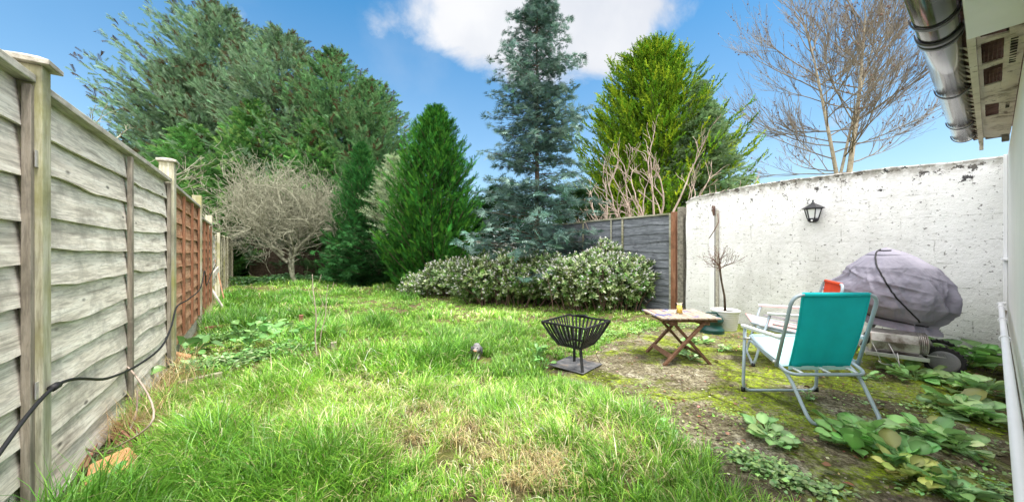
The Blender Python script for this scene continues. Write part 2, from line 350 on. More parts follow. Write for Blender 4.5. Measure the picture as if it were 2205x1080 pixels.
m.color(c); m.bump(m.noise(7, 5, 0.6, None, 1.2), 0.5, 0.02)
for sc2, st2, dd2, di in ((3.2, 0.35, 1.6, 0.13), (7.0, 0.5, 1.2, 0.05), (2.2, 1.6, 2.0, 0.08)):
    rn = m.noise(sc2, 2.5, 0.5, m.map((1, 1, st2)), dd2); m.bump(m.math('ABSOLUTE', m.math('SUBTRACT', rn, 0.5)), -0.9, di)
M['cover'] = m.m
M['cord'] = plain('black cord', (0.012, 0.012, 0.014), 0.6)
M['rubber'] = plain('black tyre', (0.02, 0.02, 0.022), 0.7, bump=0.3)
M['hub'] = plain('grey wheel disc', (0.27, 0.27, 0.29), 0.55, var=0.12)
M['alu'] = plain('dull aluminium', (0.55, 0.55, 0.56), 0.4, 0.7, var=0.2)
m = Mat('tarnished steel', 0.38, 0.85); c = m.ramp(m.noise(5, 6, 0.65), [(0.36, (0.16, 0.13, 0.11)), (0.50, (0.50, 0.48, 0.46)), (0.72, (0.75, 0.74, 0.73))]); m.color(c); M['steel'] = m.m
M['potwhite'] = plain('white glazed pot', (0.72, 0.72, 0.70), 0.35, var=0.08, scale=6, spec=0.5)
M['green_pl'] = plain('dark green plastic', (0.005, 0.05, 0.045), 0.35, var=0.2, spec=0.5)
M['brick'] = plain('orange brick', (0.58, 0.28, 0.14), 0.9, var=0.3, scale=14, bump=0.6)
M['lampmetal'] = plain('dark lantern metal', (0.018, 0.018, 0.022), 0.4, 0.2)
m = Mat('frosted lamp glass', 0.35, spec=0.6); m.color((0.72, 0.74, 0.76)); M['frost'] = m.m
m = Mat('drinking glass', 0.03); m.b.inputs['Transmission Weight'].default_value = 1.0; m.b.inputs['IOR'].default_value = 1.12; m.color((0.97, 0.98, 0.97)); M['glass'] = m.m
m = Mat('yellow drink', 0.1); m.color((0.80, 0.55, 0.10)); M['drink'] = m.m
def bark(name, a, b, c=None, scale=10):
    m = Mat(name, 0.9, spec=0.15); n = m.noise(scale, 6, 0.7); m.color(m.ramp(n, [(0.3, a), (0.55, b), (0.75, c or b)])); m.bump(n, 0.6, 0.01); return m.m
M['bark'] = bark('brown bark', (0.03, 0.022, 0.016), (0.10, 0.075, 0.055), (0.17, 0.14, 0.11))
M['lichen'] = bark('lichen bark', (0.10, 0.098, 0.066), (0.33, 0.33, 0.245), (0.56, 0.56, 0.45), 9)
M['paleb'] = bark('pale bark', (0.17, 0.14, 0.10), (0.40, 0.35, 0.26), (0.58, 0.52, 0.41), 5)
M['sumac'] = bark('pinkish bark', (0.24, 0.18, 0.15), (0.46, 0.37, 0.31), (0.60, 0.52, 0.46), 5)
M['twig'] = bark('dark twig', (0.08, 0.05, 0.04), (0.19, 0.12, 0.10), (0.28, 0.2, 0.16), 20)
M['leaf'] = leafmat('leaf'); M['gleaf'] = leafmat('broad leaf', 0.38, 0.22, 0.5); M['needle'] = leafmat('needle', 0.85, 0.18, 0.08)
M['blade'] = leafmat('grass blade', 0.36, 0.35, 0.55)

# ---------------------------------------------------------------- ground
PATIO = [G(1505, 688), G(1400, 705), G(1310, 738), G(1262, 765), G(1196, 792), G(1195, 822), G(1290, 872), G(1390, 930), G(1480, 985), G(1560, 1035), G(1640, 1110), G(1700, 1300)]
PATIO = [(p.x, p.y) for p in PATIO] + [(0.95, 0.66), (4.46, 3.14), (3.18, 5.15)]
PA = np.array(PATIO)
def sdpoly(x, y, A=PA):
    """signed distance to a polygon, positive inside"""
    x = np.asarray(x, float); y = np.asarray(y, float); d = np.full(x.shape, 1e9); ins = np.zeros(x.shape, bool); n = len(A)
    for i in range(n):
        ax, ay = A[i]; bx, by = A[(i+1) % n]; ex, ey = bx-ax, by-ay
        t = np.clip(((x-ax)*ex+(y-ay)*ey)/(ex*ex+ey*ey), 0, 1); d = np.minimum(d, np.hypot(x-ax-t*ex, y-ay-t*ey))
        c = ((ay > y) != (by > y)) & (x < (bx-ax)*(y-ay)/(by-ay+1e-12)+ax); ins ^= c
    return np.where(ins, d, -d)
def axis_pts(a, b, step, far):
    mid = np.arange(a, b+1e-6, step); o = [b+step*1.5]; s = step*2
    while o[-1] < far: s *= 1.5; o.append(o[-1]+s)
    p = [a-step*1.5]; s = step*2
    while p[-1] > -far: s *= 1.5; p.append(p[-1]-s)
    return np.array(p[::-1]+list(mid)+o)
gx = axis_pts(-14, 8, 0.1, 1500); gy = axis_pts(-2, 18, 0.1, 1500)
X, Y = np.meshgrid(gx, gy)
Z = gz(X, Y) + 0.05*(fbm(X*1.6, Y*1.6, 3)-0.5)*np.clip((sdpoly(X, Y)*-1+0.05)*2, 0, 1) - np.clip(sdpoly(X, Y)*0.3, 0, 0.03)
Z = np.where(Y > 30, -0.4, Z); Z = np.where(Y < -2, np.minimum(Z, 0), Z)
nx, ny = len(gx), len(gy); i, j = np.meshgrid(np.arange(nx-1), np.arange(ny-1)); a = (j*nx+i).ravel()
mb = MB(); mb.add(np.stack([X, Y, Z], 2).reshape(-1, 3), np.stack([a, a+1, a+nx+1, a+nx], 1), None, True)
m = Mat('lawn earth', 0.95, spec=0.1)
c = m.ramp(m.noise(2.2, 8, 0.7), [(0.36, (0.035, 0.024, 0.016)), (0.45, (0.11, 0.085, 0.05)), (0.6, (0.13, 0.15, 0.035)), (0.72, (0.26, 0.21, 0.11))])
c = m.mix(m.ramp(m.noise(30, 5, 0.7), [(0.45, 0.0), (0.65, 0.5)]), c, (0.20, 0.17, 0.09)); m.color(c); m.bump(m.noise(35, 6, 0.7), 0.9, 0.03)
tag(mb.build('ground', m.m), kind='structure')
# patio: old mossy concrete
px = np.arange(0.2, 4.8, 0.025); py = np.arange(0.5, 5.4, 0.025); X, Y = np.meshgrid(px, py)
sd = sdpoly(X, Y)+0.16*(fbm(X*4, Y*4, 11)-0.5); nx = len(px)
Z = 0.006+0.018*np.clip(sd*8, -1.6, 1)+0.012*(fbm(X*3, Y*3, 2)-0.5)
ok = (sd > -0.04); okc = ok[:-1, :-1] & ok[1:, :-1] & ok[:-1, 1:] & ok[1:, 1:]
i, j = np.meshgrid(np.arange(nx-1), np.arange(len(py)-1)); a = (j*nx+i)[okc]
mb = MB(); mb.add(np.stack([X, Y, Z], 2).reshape(-1, 3), np.stack([a, a+1, a+nx+1, a+nx], 1), None, True)
m = Mat('mossy concrete', 0.95, spec=0.12)
c = m.ramp(m.noise(2.6, 9, 0.72), [(0.32, (0.075, 0.064, 0.040)), (0.44, (0.18, 0.16, 0.10)), (0.55, (0.33, 0.30, 0.20)), (0.67, (0.56, 0.53, 0.42))])
c = m.mix(m.ramp(m.noise(38, 5, 0.8), [(0.44, 0.0), (0.56, 0.8)]), c, (0.045, 0.032, 0.018)); c = m.mix(m.ramp(m.noise(12, 6, 0.8), [(0.50, 0.0), (0.60, 0.7)]), c, (0.06, 0.045, 0.025))
c = m.mix(m.ramp(m.noise(60, 3, 0.7), [(0.68, 0.0), (0.72, 0.8)]), c, (0.55, 0.52, 0.46))
vo = m.N.new('ShaderNodeTexVoronoi'); vo.feature = 'DISTANCE_TO_EDGE'; vo.inputs['Scale'].default_value = 1.05
wn = m.N.new('ShaderNodeTexNoise'); wn.inputs['Scale'].default_value = 3.5; wn.inputs['Detail'].default_value = 5; m.L.new(m.tc.outputs['Object'], wn.inputs['Vector'])
vs = m.N.new('ShaderNodeVectorMath'); vs.operation = 'MULTIPLY_ADD'; vs.inputs[1].default_value = (0.35, 0.35, 0.35); m.L.new(wn.outputs['Color'], vs.inputs[0]); m.L.new(m.tc.outputs['Object'], vs.inputs[2])
m.L.new(vs.outputs[0], vo.inputs['Vector'])
crack = m.ramp(vo.outputs['Distance'], [(0.0, 1.0), (0.03, 0.0)])
edge = m.ramp(vo.outputs['Distance'], [(0.0, 0.33), (0.12, 0.0)])
ms = m.math('ADD', m.noise(2.0, 9, 0.75), m.math('MULTIPLY', edge, 0.5))
spx = m.N.new('ShaderNodeSeparateXYZ'); m.L.new(m.tc.outputs['Object'], spx.inputs[0])
xr = m.N.new('ShaderNodeMapRange'); xr.inputs['From Min'].default_value = 1.2; xr.inputs['From Max'].default_value = 3.0; xr.inputs['To Max'].default_value = 0.10; m.L.new(spx.outputs[0], xr.inputs['Value'])
ms = m.math('ADD', ms, xr.outputs[0])
mcol = m.ramp(m.noise(22, 6, 0.7), [(0.3, (0.07, 0.10, 0.006)), (0.5, (0.27, 0.38, 0.015)), (0.7, (0.50, 0.62, 0.04))])
mm = m.ramp(ms, [(0.535, 0.0), (0.66, 1.0)]); fine = m.ramp(m.noise(55, 4, 0.7), [(0.38, 0.15), (0.6, 1.0)])
c = m.mix(m.math('MULTIPLY', mm, fine), c, mcol); c = m.mix(m.math('MULTIPLY', crack, 0.75), c, (0.035, 0.035, 0.01)); m.color(c)
m.bump(m.noise(35, 6, 0.7), 0.8, 0.012); m.bump(crack, -0.7, 0.015); m.bump(m.math('MULTIPLY', mm, m.noise(90, 3)), 0.9, 0.02)
tag(mb.build('patio', m.m), kind='structure')

# ---------------------------------------------------------------- fences
def local_frame(a, b):
    d = (b-a); d.z = 0; return d.length, math.atan2(d.y, d.x)
def lap_panel(parent, x0, x1, z0, z1, nb, mat, batmat, railmat, nbat, seed, out=-1, amp=0.012, batw=0.035):
    """lapped boards in the local xz plane, faces pointing to local -y (out=-1)"""
    r = random.Random(seed); mb = MB(); n = 60; xs = np.linspace(x0, x1, n); hb = (z1-z0)/nb
    for k in range(nb):
        zt = z1-k*hb; zb = zt-hb*1.16; ph = r.uniform(0, 50)
        def wav(s): return amp*(2*vn(xs*2.0+ph, xs*0+s, seed)-1)+amp*0.5*(2*vn(xs*6+ph, xs*0+s, seed+3)-1)
        low = zb+wav(1.0+k)*1.3+0.004; top = zt+0*xs; bow = 0.004*(vn(xs*3+ph, xs*0, seed)-0.5)
        yt = out*(0.004+0*xs); yb = out*(0.024+bow); ym = out*(0.015+bow*0.7)
        rows = [np.stack([xs, yt, top], 1), np.stack([xs, ym, (top+low)/2], 1), np.stack([xs, yb, low], 1), np.stack([xs, yb-out*0.010, low-0.001], 1)]
        V = np.concatenate(rows); i = np.arange(n-1); Fs = []
        for q in range(3): Fs.append(np.stack([i+q*n, i+1+q*n, i+1+(q+1)*n, i+(q+1)*n], 1))
        mb.add(V, [np.concatenate(Fs)], None, False)
    V = np.array([[x0-.03, -out*0.004, z0], [x1+.03, -out*0.004, z0], [x1+.03, -out*0.004, z1], [x0-.03, -out*0.004, z1]])
    mb.add(V, [[0, 1, 2, 3]])
    p = mb.build('panel', mat, parent, smooth=False)
    for k in range(nbat):
        t = 0 if nbat == 1 else k/(nbat-1); x = x0+0.02+(x1-x0-0.04)*t if nbat > 1 else (x0+x1)/2
        b = MB(); b.box((x, out*0.034, (z0+z1)/2), (batw, 0.022, z1-z0-0.03), Matrix.Rotation(r.uniform(-0.006, 0.006), 3, 'Y')); b.build('batten', batmat, p, bevel=0.002)
    b = MB(); b.box(((x0+x1)/2, out*0.018, z1+0.012), (x1-x0, 0.062, 0.028)); b.build('top_rail', railmat, p, bevel=0.003)
    return p
def post(parent, x, y, z0, z1, w=0.095, mat=None, capped=True, lean=0.0, capw=1.3):
    b = MB(); b.box((x, y, (z0+z1)/2), (w, w, z1-z0), Matrix.Rotation(lean, 3, 'Y'))
    p = b.build('post', mat or M['post'], parent, bevel=0.004)
    if capped:
        c = MB(); c.box((x+lean*(z1-z0)/2, y, z1+0.009), (w*capw, w*capw, 0.018)); c.box((x+lean*(z1-z0)/2, y, z1+0.0265), (w*capw*0.98, w*capw*0.98, 0.017), taper=0.35)
        c.build('post_cap', M['rail'], p, bevel=0.002)
    return p
P1 = Vector((-1.865, 1.36, 0)); FD = Vector((-0.5798, 0.8147, 0)); P0 = P1-FD*1.93; P2 = P1+FD*1.97
P3 = Vector((-4.23, 4.57, 0)); FE = Vector((-0.611, 0.79, 0)).normalized()
# near grey fence; local x runs down the garden, local -y faces the garden
fa = empty('fence', P0, 'long weathered grey fence of wavy lapped boards nearest the camera, with capped mossy post', 'fence', 'left boundary fences', math.atan2(FD.y, FD.x))
lap_panel(fa, -0.2, 1.745, 0.08, 1.655, 10, M['board'], M['batten'], M['rail'], 3, 3)
lap_panel(fa, 1.81, 3.84, 0.06, 1.645, 11, M['board'], M['batten'], M['rail'], 3, 8, amp=0.013)
for x in (2.0, 3.84): pass
gb = MB(); gb.box((0.7, 0.0, 0.03), (1.8, 0.03, 0.10)); gb.box((2.8, 0.0, 0.02), (2.0, 0.03, 0.09)); gb.build('gravel_board', M['old'], fa, bevel=0.003)
post(fa, 1.765, -0.032, -0.1, 1.72, 0.062, lean=-0.004, capw=1.75); post(fa, 3.90, -0.012, -0.1, 1.82, 0.095, capw=1.35); post(fa, -0.26, 0, -0.1, 1.82)
for z_ in (1.38, 0.55):
    bk = MB(); bk.box((1.728, -0.052, z_), (0.018, 0.004, 0.06)); bk.build('bracket', M['alu'], fa)
# russet section, two bays
l, ang = local_frame(P2, P3+FE*1.95)
l1, a1 = local_frame(P2, P3)
fb = empty('fence', P2, 'reddish brown lapped fence panels beyond the grey fence, with two green topped posts', 'fence', 'left boundary fences', a1)
lap_panel(fb, 0.06, l1-0.05, 0.18, 1.63, 10, M['russet'], M['russet_b'], M['rail'], 4, 21, amp=0.006, batw=0.03)
gb = MB(); gb.box((l1/2, 0, 0.08), (l1-0.1, 0.03, 0.16)); gb.build('gravel_board', M['rail'], fb, bevel=0.003)
post(fb, l1, -0.01, -0.15, 1.79, 0.095, capped=False)
hold = bpy.data.objects.new('bay', None); COL.objects.link(hold); hold.parent = fb; hold.location = (l1, 0, -0.05); hold.rotation_euler.z = math.atan2(FE.y, FE.x)-a1
lap_panel(hold, 0.06, 1.85, 0.18, 1.55, 10, M['russet'], M['russet_b'], M['rail'], 4, 22, amp=0.006, batw=0.03)
for c_ in list(hold.children): pass
post(fb, l1+1.93*math.cos(hold.rotation_euler.z), 1.93*math.sin(hold.rotation_euler.z), -0.2, 1.68, 0.09, capped=False)
# far old section
P4 = P3+FE*1.95
fc = empty('fence', P4+Vector((0, 0, -0.06)), 'old greenish fence at the far end, first panel broken with loose boards', 'fence', 'left boundary fences', math.atan2(FE.y, FE.x))
tops = [1.52, 1.52, 1.55, 1.57, 1.58, 1.58]
for k in range(6):
    x0 = k*1.93
    if k == 0:
        lap_panel(fc, x0+0.06, x0+1.15, 0.45, 1.45, 8, M['board'], M['old'], M['rail'], 2, 31, amp=0.02)
    else: lap_panel(fc, x0+0.06, x0+1.85, 0.10-0.02*k, tops[k]-0.06, 10, M['old'], M['old'], M['old'], 3, 31+k, amp=0.014)
    post(fc, x0+1.93, -0.01, -0.3, tops[k], 0.09, capped=False, lean=random.uniform(-0.02, 0.02))
def board(name, p0, p1, w, t, mat, label, cat, group=None, up=(0, 0, 1)):
    b = MB(); b.bar(p0, p1, w, t, up); return tag(b.build(name, mat, bevel=0.002), label, cat, group)
board('loose_board', P(450, 604, 6.35), P(470, 578, 6.9), 0.02, 0.11, M['board'], 'grey broken board slanting across the gap in the far old fence', 'board', 'loose boards by the left fence')
board('loose_board', G(480, 662), P(455, 622, 6.5), 0.06, 0.02, M['rail'], 'thin pale board leaning from the grass against the broken fence', 'board', 'loose boards by the left fence', up=(1, 1, 0))
q = P4+FE*1.6+Vector((0.12, 0.08, -0.05))
board('loose_board', q, q+Vector((-0.25, -0.1, 1.5)), 0.07, 0.02, M['russet'], 'upright brown board leaning on the old fence before its far posts', 'board', 'loose boards by the left fence', up=(1, 1, 0))
# rear fence in the shade
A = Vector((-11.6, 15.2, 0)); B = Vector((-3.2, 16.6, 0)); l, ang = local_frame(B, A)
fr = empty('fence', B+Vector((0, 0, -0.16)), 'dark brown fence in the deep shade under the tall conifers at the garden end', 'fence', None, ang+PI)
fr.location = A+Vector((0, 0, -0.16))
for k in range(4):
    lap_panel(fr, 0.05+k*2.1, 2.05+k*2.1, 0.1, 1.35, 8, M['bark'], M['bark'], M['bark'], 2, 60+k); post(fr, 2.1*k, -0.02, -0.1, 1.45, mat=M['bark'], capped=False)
# dark slate panel on the right
def onc(u, c, z=0.0):          # point seen at column u on the line parallel to the fence with offset c
    k = (u-1102)/F; y = c/(k*0.8147+0.5798); return Vector((k*y, y, z))
A = onc(1446, 5.62); B = onc(1262, 5.62); l, ang = local_frame(B, A)
fd = empty('fence', B, 'dark slate grey weathered panel with peeling boards between blue green conifer and white wall', 'fence', None, ang)
lap_panel(fd, -1.8, -0.04, 0.0, 1.66, 11, M['dark'], M['old'], M['darkrail'], 2, 40, amp=0.02)
lap_panel(fd, 0.0, l-0.02, 0.0, 1.67, 11, M['dark'], M['old'], M['darkrail'], 1, 41, amp=0.02)
b = MB(); b.box((l-0.005, -0.035, 0.84), (0.035, 0.03, 1.66)); b.build('batten', M['darkrail'], fd, bevel=0.002)
b = MB(); b.box((l*0.36, -0.046, 1.45), (0.028, 0.018, 0.42)); b.build('batten', M['darkrail'], fd, bevel=0.002)
post(fd, l+0.065, -0.03, -0.1, 1.71, 0.085, mat=M['russet_b'], capped=False)
cp = onc(1468, 5.56); b = MB(); n = 14
b.box((0, 0, 0.86), (0.10, 0.12, 1.82))
tag(b.build('concrete_post', M['concrete'], loc=cp, rotz=ang, bevel=0.012), 'rough weathered concrete post between the slate fence and the white wall', 'post')

# ---------------------------------------------------------------- white garden wall
C = 5.46; WD = Vector((0.5798, -0.8147, 0))     # towards the house
w0 = onc(1477, C); w1 = onc(2168, C); wl = (w1-w0).length
prof = [(1477, 437), (1490, 428), (1520, 421), (1560, 414), (1610, 403), (1700, 390), (1830, 374), (1900, 366), (2000, 357), (2168, 339)]
tx = []; tz = []
for u, v in prof:
    p = onc(u, C); tx.append((p-w0).length); tz.append(H+(540-v)/F*p.y)
n = 90; xs = np.linspace(0, wl+0.6, n); zt = np.interp(xs, tx, tz)+0.012*(vn(xs*5, xs*0, 4)-0.5)+0.008*(vn(xs*19, xs*0, 6)-0.5)
mb = MB(); mz = 30; rows = []
for k in range(mz):
    z = -0.1+(zt+0.1)*k/(mz-1)
    e = 0.02*(vn(z*4+3, z*0+7, 2)-0.5)*(xs < 0.05)
    rows.append(np.stack([xs+e, -0.015*(fbm(xs*3, z*3, 8)-0.5), z], 1))
rows.append(np.stack([xs, 0*xs-0.012+0.01*(vn(xs*9, xs*0, 3)-.5), zt+0.004], 1)); rows.append(np.stack([xs, 0*xs-0.008, zt+0.02], 1)); rows.append(np.stack([xs, 0*xs+0.035, zt+0.026], 1)); rows.append(np.stack([xs, 0*xs+0.21, zt], 1)); rows.append(np.stack([xs, 0*xs+0.22, 0*xs-0.1], 1))
V = np.concatenate(rows); i = np.arange(n-1); mb.add(V, [np.concatenate([np.stack([i+q*n, i+1+q*n, i+1+(q+1)*n, i+(q+1)*n], 1) for q in range(len(rows)-1)])], None, True)
k = np.arange(len(rows))*n; mb.add(np.array([V[q] for q in k]), [np.arange(len(k))[::-1][None]])
wallo = tag(mb.build('garden_wall', M['wall'], loc=w0, rotz=math.atan2(WD.y, WD.x)), 'tall white painted block wall with pitted paint and black flaking patches', 'wall')
# trellis battens on the wall by the potted tree
def wp(u, v, off=0.03):
    p = onc(u, C-off); return Vector((p.x, p.y, H+(540-v)/F*p.y))
for (u, v0, v1, w, lab, mt) in ((1533, 448, 672, 0.07, 'wide white painted timber batten fixed upright to the wall beside the thin one', M['upvc']), (1544, 452, 668, 0.035, 'thin weathered timber batten fixed upright to the wall above the pot', M['rail'])):
    a, b_ = wp(u, v0, 0.02), wp(u, v1, 0.02); b_.x, b_.y = a.x, a.y
    b = MB(); b.bar(a, b_, w, 0.03, up=tuple(WD.cross(Vector((0, 0, 1))))); tag(b.build('wall_batten', mt, bevel=0.002), lab, 'batten', 'battens on the white wall')
# splintered end and old wire
b = MB(); a = wp(1537, 455, 0.05)
for k in range(7):
    b.tube([a+Vector((0, 0, -0.06+0.01*k)), a+WD*random.uniform(-0.03, 0.04)+Vector((0, 0, 0.03+0.01*k)), a+WD*random.uniform(-0.05, 0.05)+Vector((0, 0, 0.09*random.random()))], [0.012, 0.009, 0.003], 5)
b.tube([wp(1545, 460, 0.06), wp(1547, 478, 0.08), wp(1538, 495, 0.09), wp(1527, 512, 0.07)], 0.006, 6)
tag(b.build('dead_vine_stub', M['twig']), 'dark splintered dead vine stub at the top of the wall battens', 'vine')

# ---------------------------------------------------------------- house
HC = Vector((w1.x, w1.y, 0)); house = empty('house', HC, 'cream rendered house wall at the right edge with old eaves and gutter above', 'house', None, math.atan2(-D.y, -D.x))
# local x runs from the corner back towards the camera, local -y ... n
def hl(s, a, z): return (s, a, z)       # house frame: local x = -D, local y = -NG
b = MB(); b.box((3.4, 1.5, 0.85), (6.8, 3.0, 2.1)); b.build('wall', M['house'], house, bevel=0.01)
EZ = 1.93
b = MB(); n = 40; xs = np.linspace(0.84, 6.8, n)
b.add(np.concatenate([np.stack([xs, 0*xs-0.14, 0*xs+EZ+0.07], 1), np.stack([xs, 0*xs+3.2, 0*xs+EZ+1.2], 1), np.stack([xs, 0*xs+3.2, 0*xs+EZ+1.15], 1), np.stack([xs, 0*xs-0.14, 0*xs+EZ+0.02], 1)]),
      [np.concatenate([np.stack([np.arange(n-1)+q*n, np.arange(n-1)+1+q*n, np.arange(n-1)+1+((q+1) % 4)*n, np.arange(n-1)+((q+1) % 4)*n], 1) for q in range(4)])])
rnd = random.Random(5)
for k in range(90):        # ragged tile undersides along the eave
    x = 0.86+k*0.066; b.tube([(x, -0.17, EZ+0.035+rnd.uniform(-.006, .006)), (x+0.01, -0.05, EZ+0.055)], [0.035, 0.035], 8)
b.build('roof', M['tile'], house)
# soffit with three broken openings, local y from 0 (wall) to -0.125
sx0, sx1, sw = 0.92, 3.16, 0.118
holes = [(1.62, 1.95, -0.105, -0.060), (2.36, 2.66, -0.105, -0.05), (2.72, 3.00, -0.108, -0.05), (3.05, 3.12, -0.108, -0.04)]
b = MB(); gxs = sorted(set([sx0, sx1]+[h_[0] for h_ in holes]+[h_[1] for h_ in holes]+list(np.arange(0.96, 3.15, 0.06)))); gys = [0.0, -0.02, -0.04, -0.05, -0.055, -0.105, -0.108, -sw]
for i in range(len(gxs)-1):
    for j in range(len(gys)-1):
        cx, cy = (gxs[i]+gxs[i+1])/2, (gys[j]+gys[j+1])/2
        if any(h_[0] < cx < h_[1] and h_[2] < cy < h_[3] for h_ in holes): continue
        zz = [EZ-0.012*gx_*0+0.004*math.sin(gx_*23+gy_*60) for gx_, gy_ in ((gxs[i], gys[j]), (gxs[i+1], gys[j]), (gxs[i+1], gys[j+1]), (gxs[i], gys[j+1]))]
        b.add([(gxs[i], gys[j], zz[0]), (gxs[i+1], gys[j], zz[1]), (gxs[i+1], gys[j+1], zz[2]), (gxs[i], gys[j+1], zz[3])], [[0, 1, 2, 3]])
so_ = b.build('soffit', M['soffit'], house, thick=0.008)
b = MB()
for h_ in holes: b.add([(h_[0]-.02, h_[2]-.004, EZ+0.03), (h_[1]+.02, h_[2]-.004, EZ+0.03), (h_[1]+.02, h_[3]+.01, EZ+0.03), (h_[0]-.02, h_[3]+.01, EZ+0.03)], [[0, 1, 2, 3]])
b.build('vent_opening', M['hole'], so_)
b = MB()                      # lattice in the vents
for h_ in holes[1:3]:
    for k in range(14):
        x = h_[0]+(h_[1]-h_[0])*(k+0.5)/14; b.tube([(x, h_[2], EZ+0.004), (x+0.01*math.sin(k*2), h_[3], EZ+0.006)], 0.0022, 5)
    for k in range(5):
        y = h_[2]+(h_[3]-h_[2])*(k+0.5)/5; b.tube([(h_[0], y, EZ+0.004), (h_[1], y+0.003, EZ+0.007)], 0.002, 5)
b.build('vent_mesh', M['tile'], so_)
b = MB()
for k in range(10): b.box((2.66+k*0.034, -0.026, EZ-0.006), (0.012, 0.018, 0.004))
for k in range(5): b.box((1.80+k*0.03, -0.026, EZ-0.006), (0.010, 0.014, 0.004))
b.build('vent_slot', M['hole'], so_)
# batten along soffit edge, peeling
b = MB(); b.bar((0.86, -sw-0.012, EZ-0.012), (3.2, -sw-0.012, EZ-0.012), 0.022, 0.03); b.bar((0.88, -sw-0.010, EZ-0.085), (0.88, -sw-0.010, EZ), 0.02, 0.02, (1, 0, 0)); 
for k in range(26):           # torn paint flakes hanging from the edge
    x = 1.0+k*0.08+rnd.uniform(-.02, .02); l = rnd.uniform(0.01, 0.035)
    b.add([(x, -sw-0.024, EZ-0.02), (x+0.03, -sw-0.024, EZ-0.015), (x+0.015+rnd.uniform(-.01, .01), -sw-0.026-l*0.9, EZ-0.012+rnd.uniform(-.01, .02))], [[0, 1, 2]])
b.build('eaves_batten', M['soffit'], house)
b = MB(); b.box((0.90, -0.06, EZ+0.012), (0.10, 0.10, 0.03)); b.box((0.90, -0.02, EZ-0.02), (0.06, 0.035, 0.05)); b.build('eaves_end', M['concrete'], house, bevel=0.004)
# newer white fascia nearer the camera
b = MB(); b.box((4.7, -0.062, EZ-0.018), (3.06, 0.155, 0.03)); b.build('white_soffit', M['upvc'], house, bevel=0.004)
# gutter
GY, GZ, GR = -0.205, EZ+0.01, 0.056
def half(b, x0, x1, r, t=0.004, n=14, z=GZ):
    th = np.linspace(PI, 2*PI, n); V = []
    for x in (x0, x1):
        for rr in (r, r-t): V += [(x, GY+rr*math.cos(a), z+rr*math.sin(a)) for a in th]
    Fs = []
    for k in range(n-1): Fs += [(k, k+1, 2*n+k+1, 2*n+k), (n+k, 3*n+k, 3*n+k+1, n+k+1), (k, n+k, n+k+1, k+1), (2*n+k, 2*n+k+1, 3*n+k+1, 3*n+k)]
    b.add(V, [np.array(Fs)], None, True)
b = MB(); half(b, 1.12, 5.2, GR); 
th = np.linspace(PI, 2*PI, 14); b.add([(1.12, GY+GR*math.cos(a), GZ+GR*math.sin(a)) for a in th], [np.arange(14)[None]])
gut = b.build('gutter', M['gutter'], house)
for x, w in ((1.13, 0.02), (1.60, 0.03), (2.42, 0.035), (3.20, 0.09), (3.42, 0.03), (4.1, 0.05)):
    c = MB(); half(c, x, x+w*0.35, GR+0.006); half(c, x+w*0.55, x+w, GR+0.008); c.bar((x+w/2, GY+GR, GZ), (x+w/2, -sw-0.02, GZ+0.03), 0.02, 0.006); c.build('bracket', M['gutter_dark'], gut)
# pipes on the house wall
b = MB(); b.tube(fillet([(0.55, -0.012, 0.62), (0.55, -0.038, 0.62), (5.0, -0.038, 0.44)], 0.03), 0.0135, 12)
pipe = b.build('overflow_pipe', M['upvc'], house)
b = MB(); b.tube(fillet([(0.45, -0.012, 0.55), (0.6, -0.020, 0.52), (5.0, -0.018, 0.36)], 0.05), 0.007, 8); b.build('cable', M['batten'], house)
for x in (0.62, 0.85, 1.45, 2.1):
    b = MB(); z = 0.62-0.18*(x-0.55)/4.45; b.tube([(x, -0.038+0.018*math.cos(t), z+0.018*math.sin(t)) for t in np.linspace(0, 2*PI, 14)], 0.0035, 6); b.build('pipe_clip', M['upvc'], pipe)
b = MB(); b.box((0.30, -0.012, 1.15), (0.06, 0.022, 1.45)); b.build('door_frame', M['upvc'], house, bevel=0.004)
b = MB(); b.box((0.33, -0.016, 0.98), (0.16, 0.035, 0.02)); b.build('sill', M['upvc'], house, bevel=0.004)

# wall lantern
lp = wp(1750, 452, 0.10); ln = empty('wall_lantern', lp, 'small black lantern with frosted panes mounted on the white wall', 'wall lamp', None, math.atan2(WD.y, WD.x))
b = MB(); b.lathe([(0.0, 0.125), (0.006, 0.12), (0.011, 0.105), (0.006, 0.095), (0.02, 0.085), (0.022, 0.075)], 12)
b.lathe([(0.0, 0.078), (0.03, 0.075), (0.112, 0.022), (0.112, 0.014), (0.0, 0.014)], 6, smooth=False); b.build('roof', M['lampmetal'], ln)
b = MB(); b.lathe([(0.0, 0.012), (0.078, 0.012), (0.048, -0.105), (0.0, -0.105)], 6, smooth=False); b.build('pane', M['frost'], ln)
b = MB()
for k in range(6):
    a = k*PI/3; b.tube([(0.082*math.cos(a), 0.082*math.sin(a), 0.016), (0.051*math.cos(a), 0.051*math.sin(a), -0.108)], 0.006, 6)
b.lathe([(0.0, -0.10), (0.055, -0.10), (0.05, -0.135), (0.03, -0.15), (0.0, -0.152)], 12); b.lathe([(0.0, 0.018), (0.09, 0.018), (0.088, 0.006), (0.0, 0.006)], 6, smooth=False)
b.build('frame', M['lampmetal'], ln)
b = MB(); b.box((0, 0.09, -0.05), (0.07, 0.012, 0.14)); b.tube([(0, 0.09, -0.10), (0, 0.05, -0.13), (0, 0.0, -0.13)], 0.009, 8); b.build('wall_bracket', M['lampmetal'], ln, bevel=0.002)
b = MB(); b.lathe([(0.0, 0.012), (0.008, 0.009), (0.012, 0.0)], 12, origin=(0.0, -0.045, -0.128), axis=(0, -1, 0)); b.build('sensor', M['upvc'], ln)

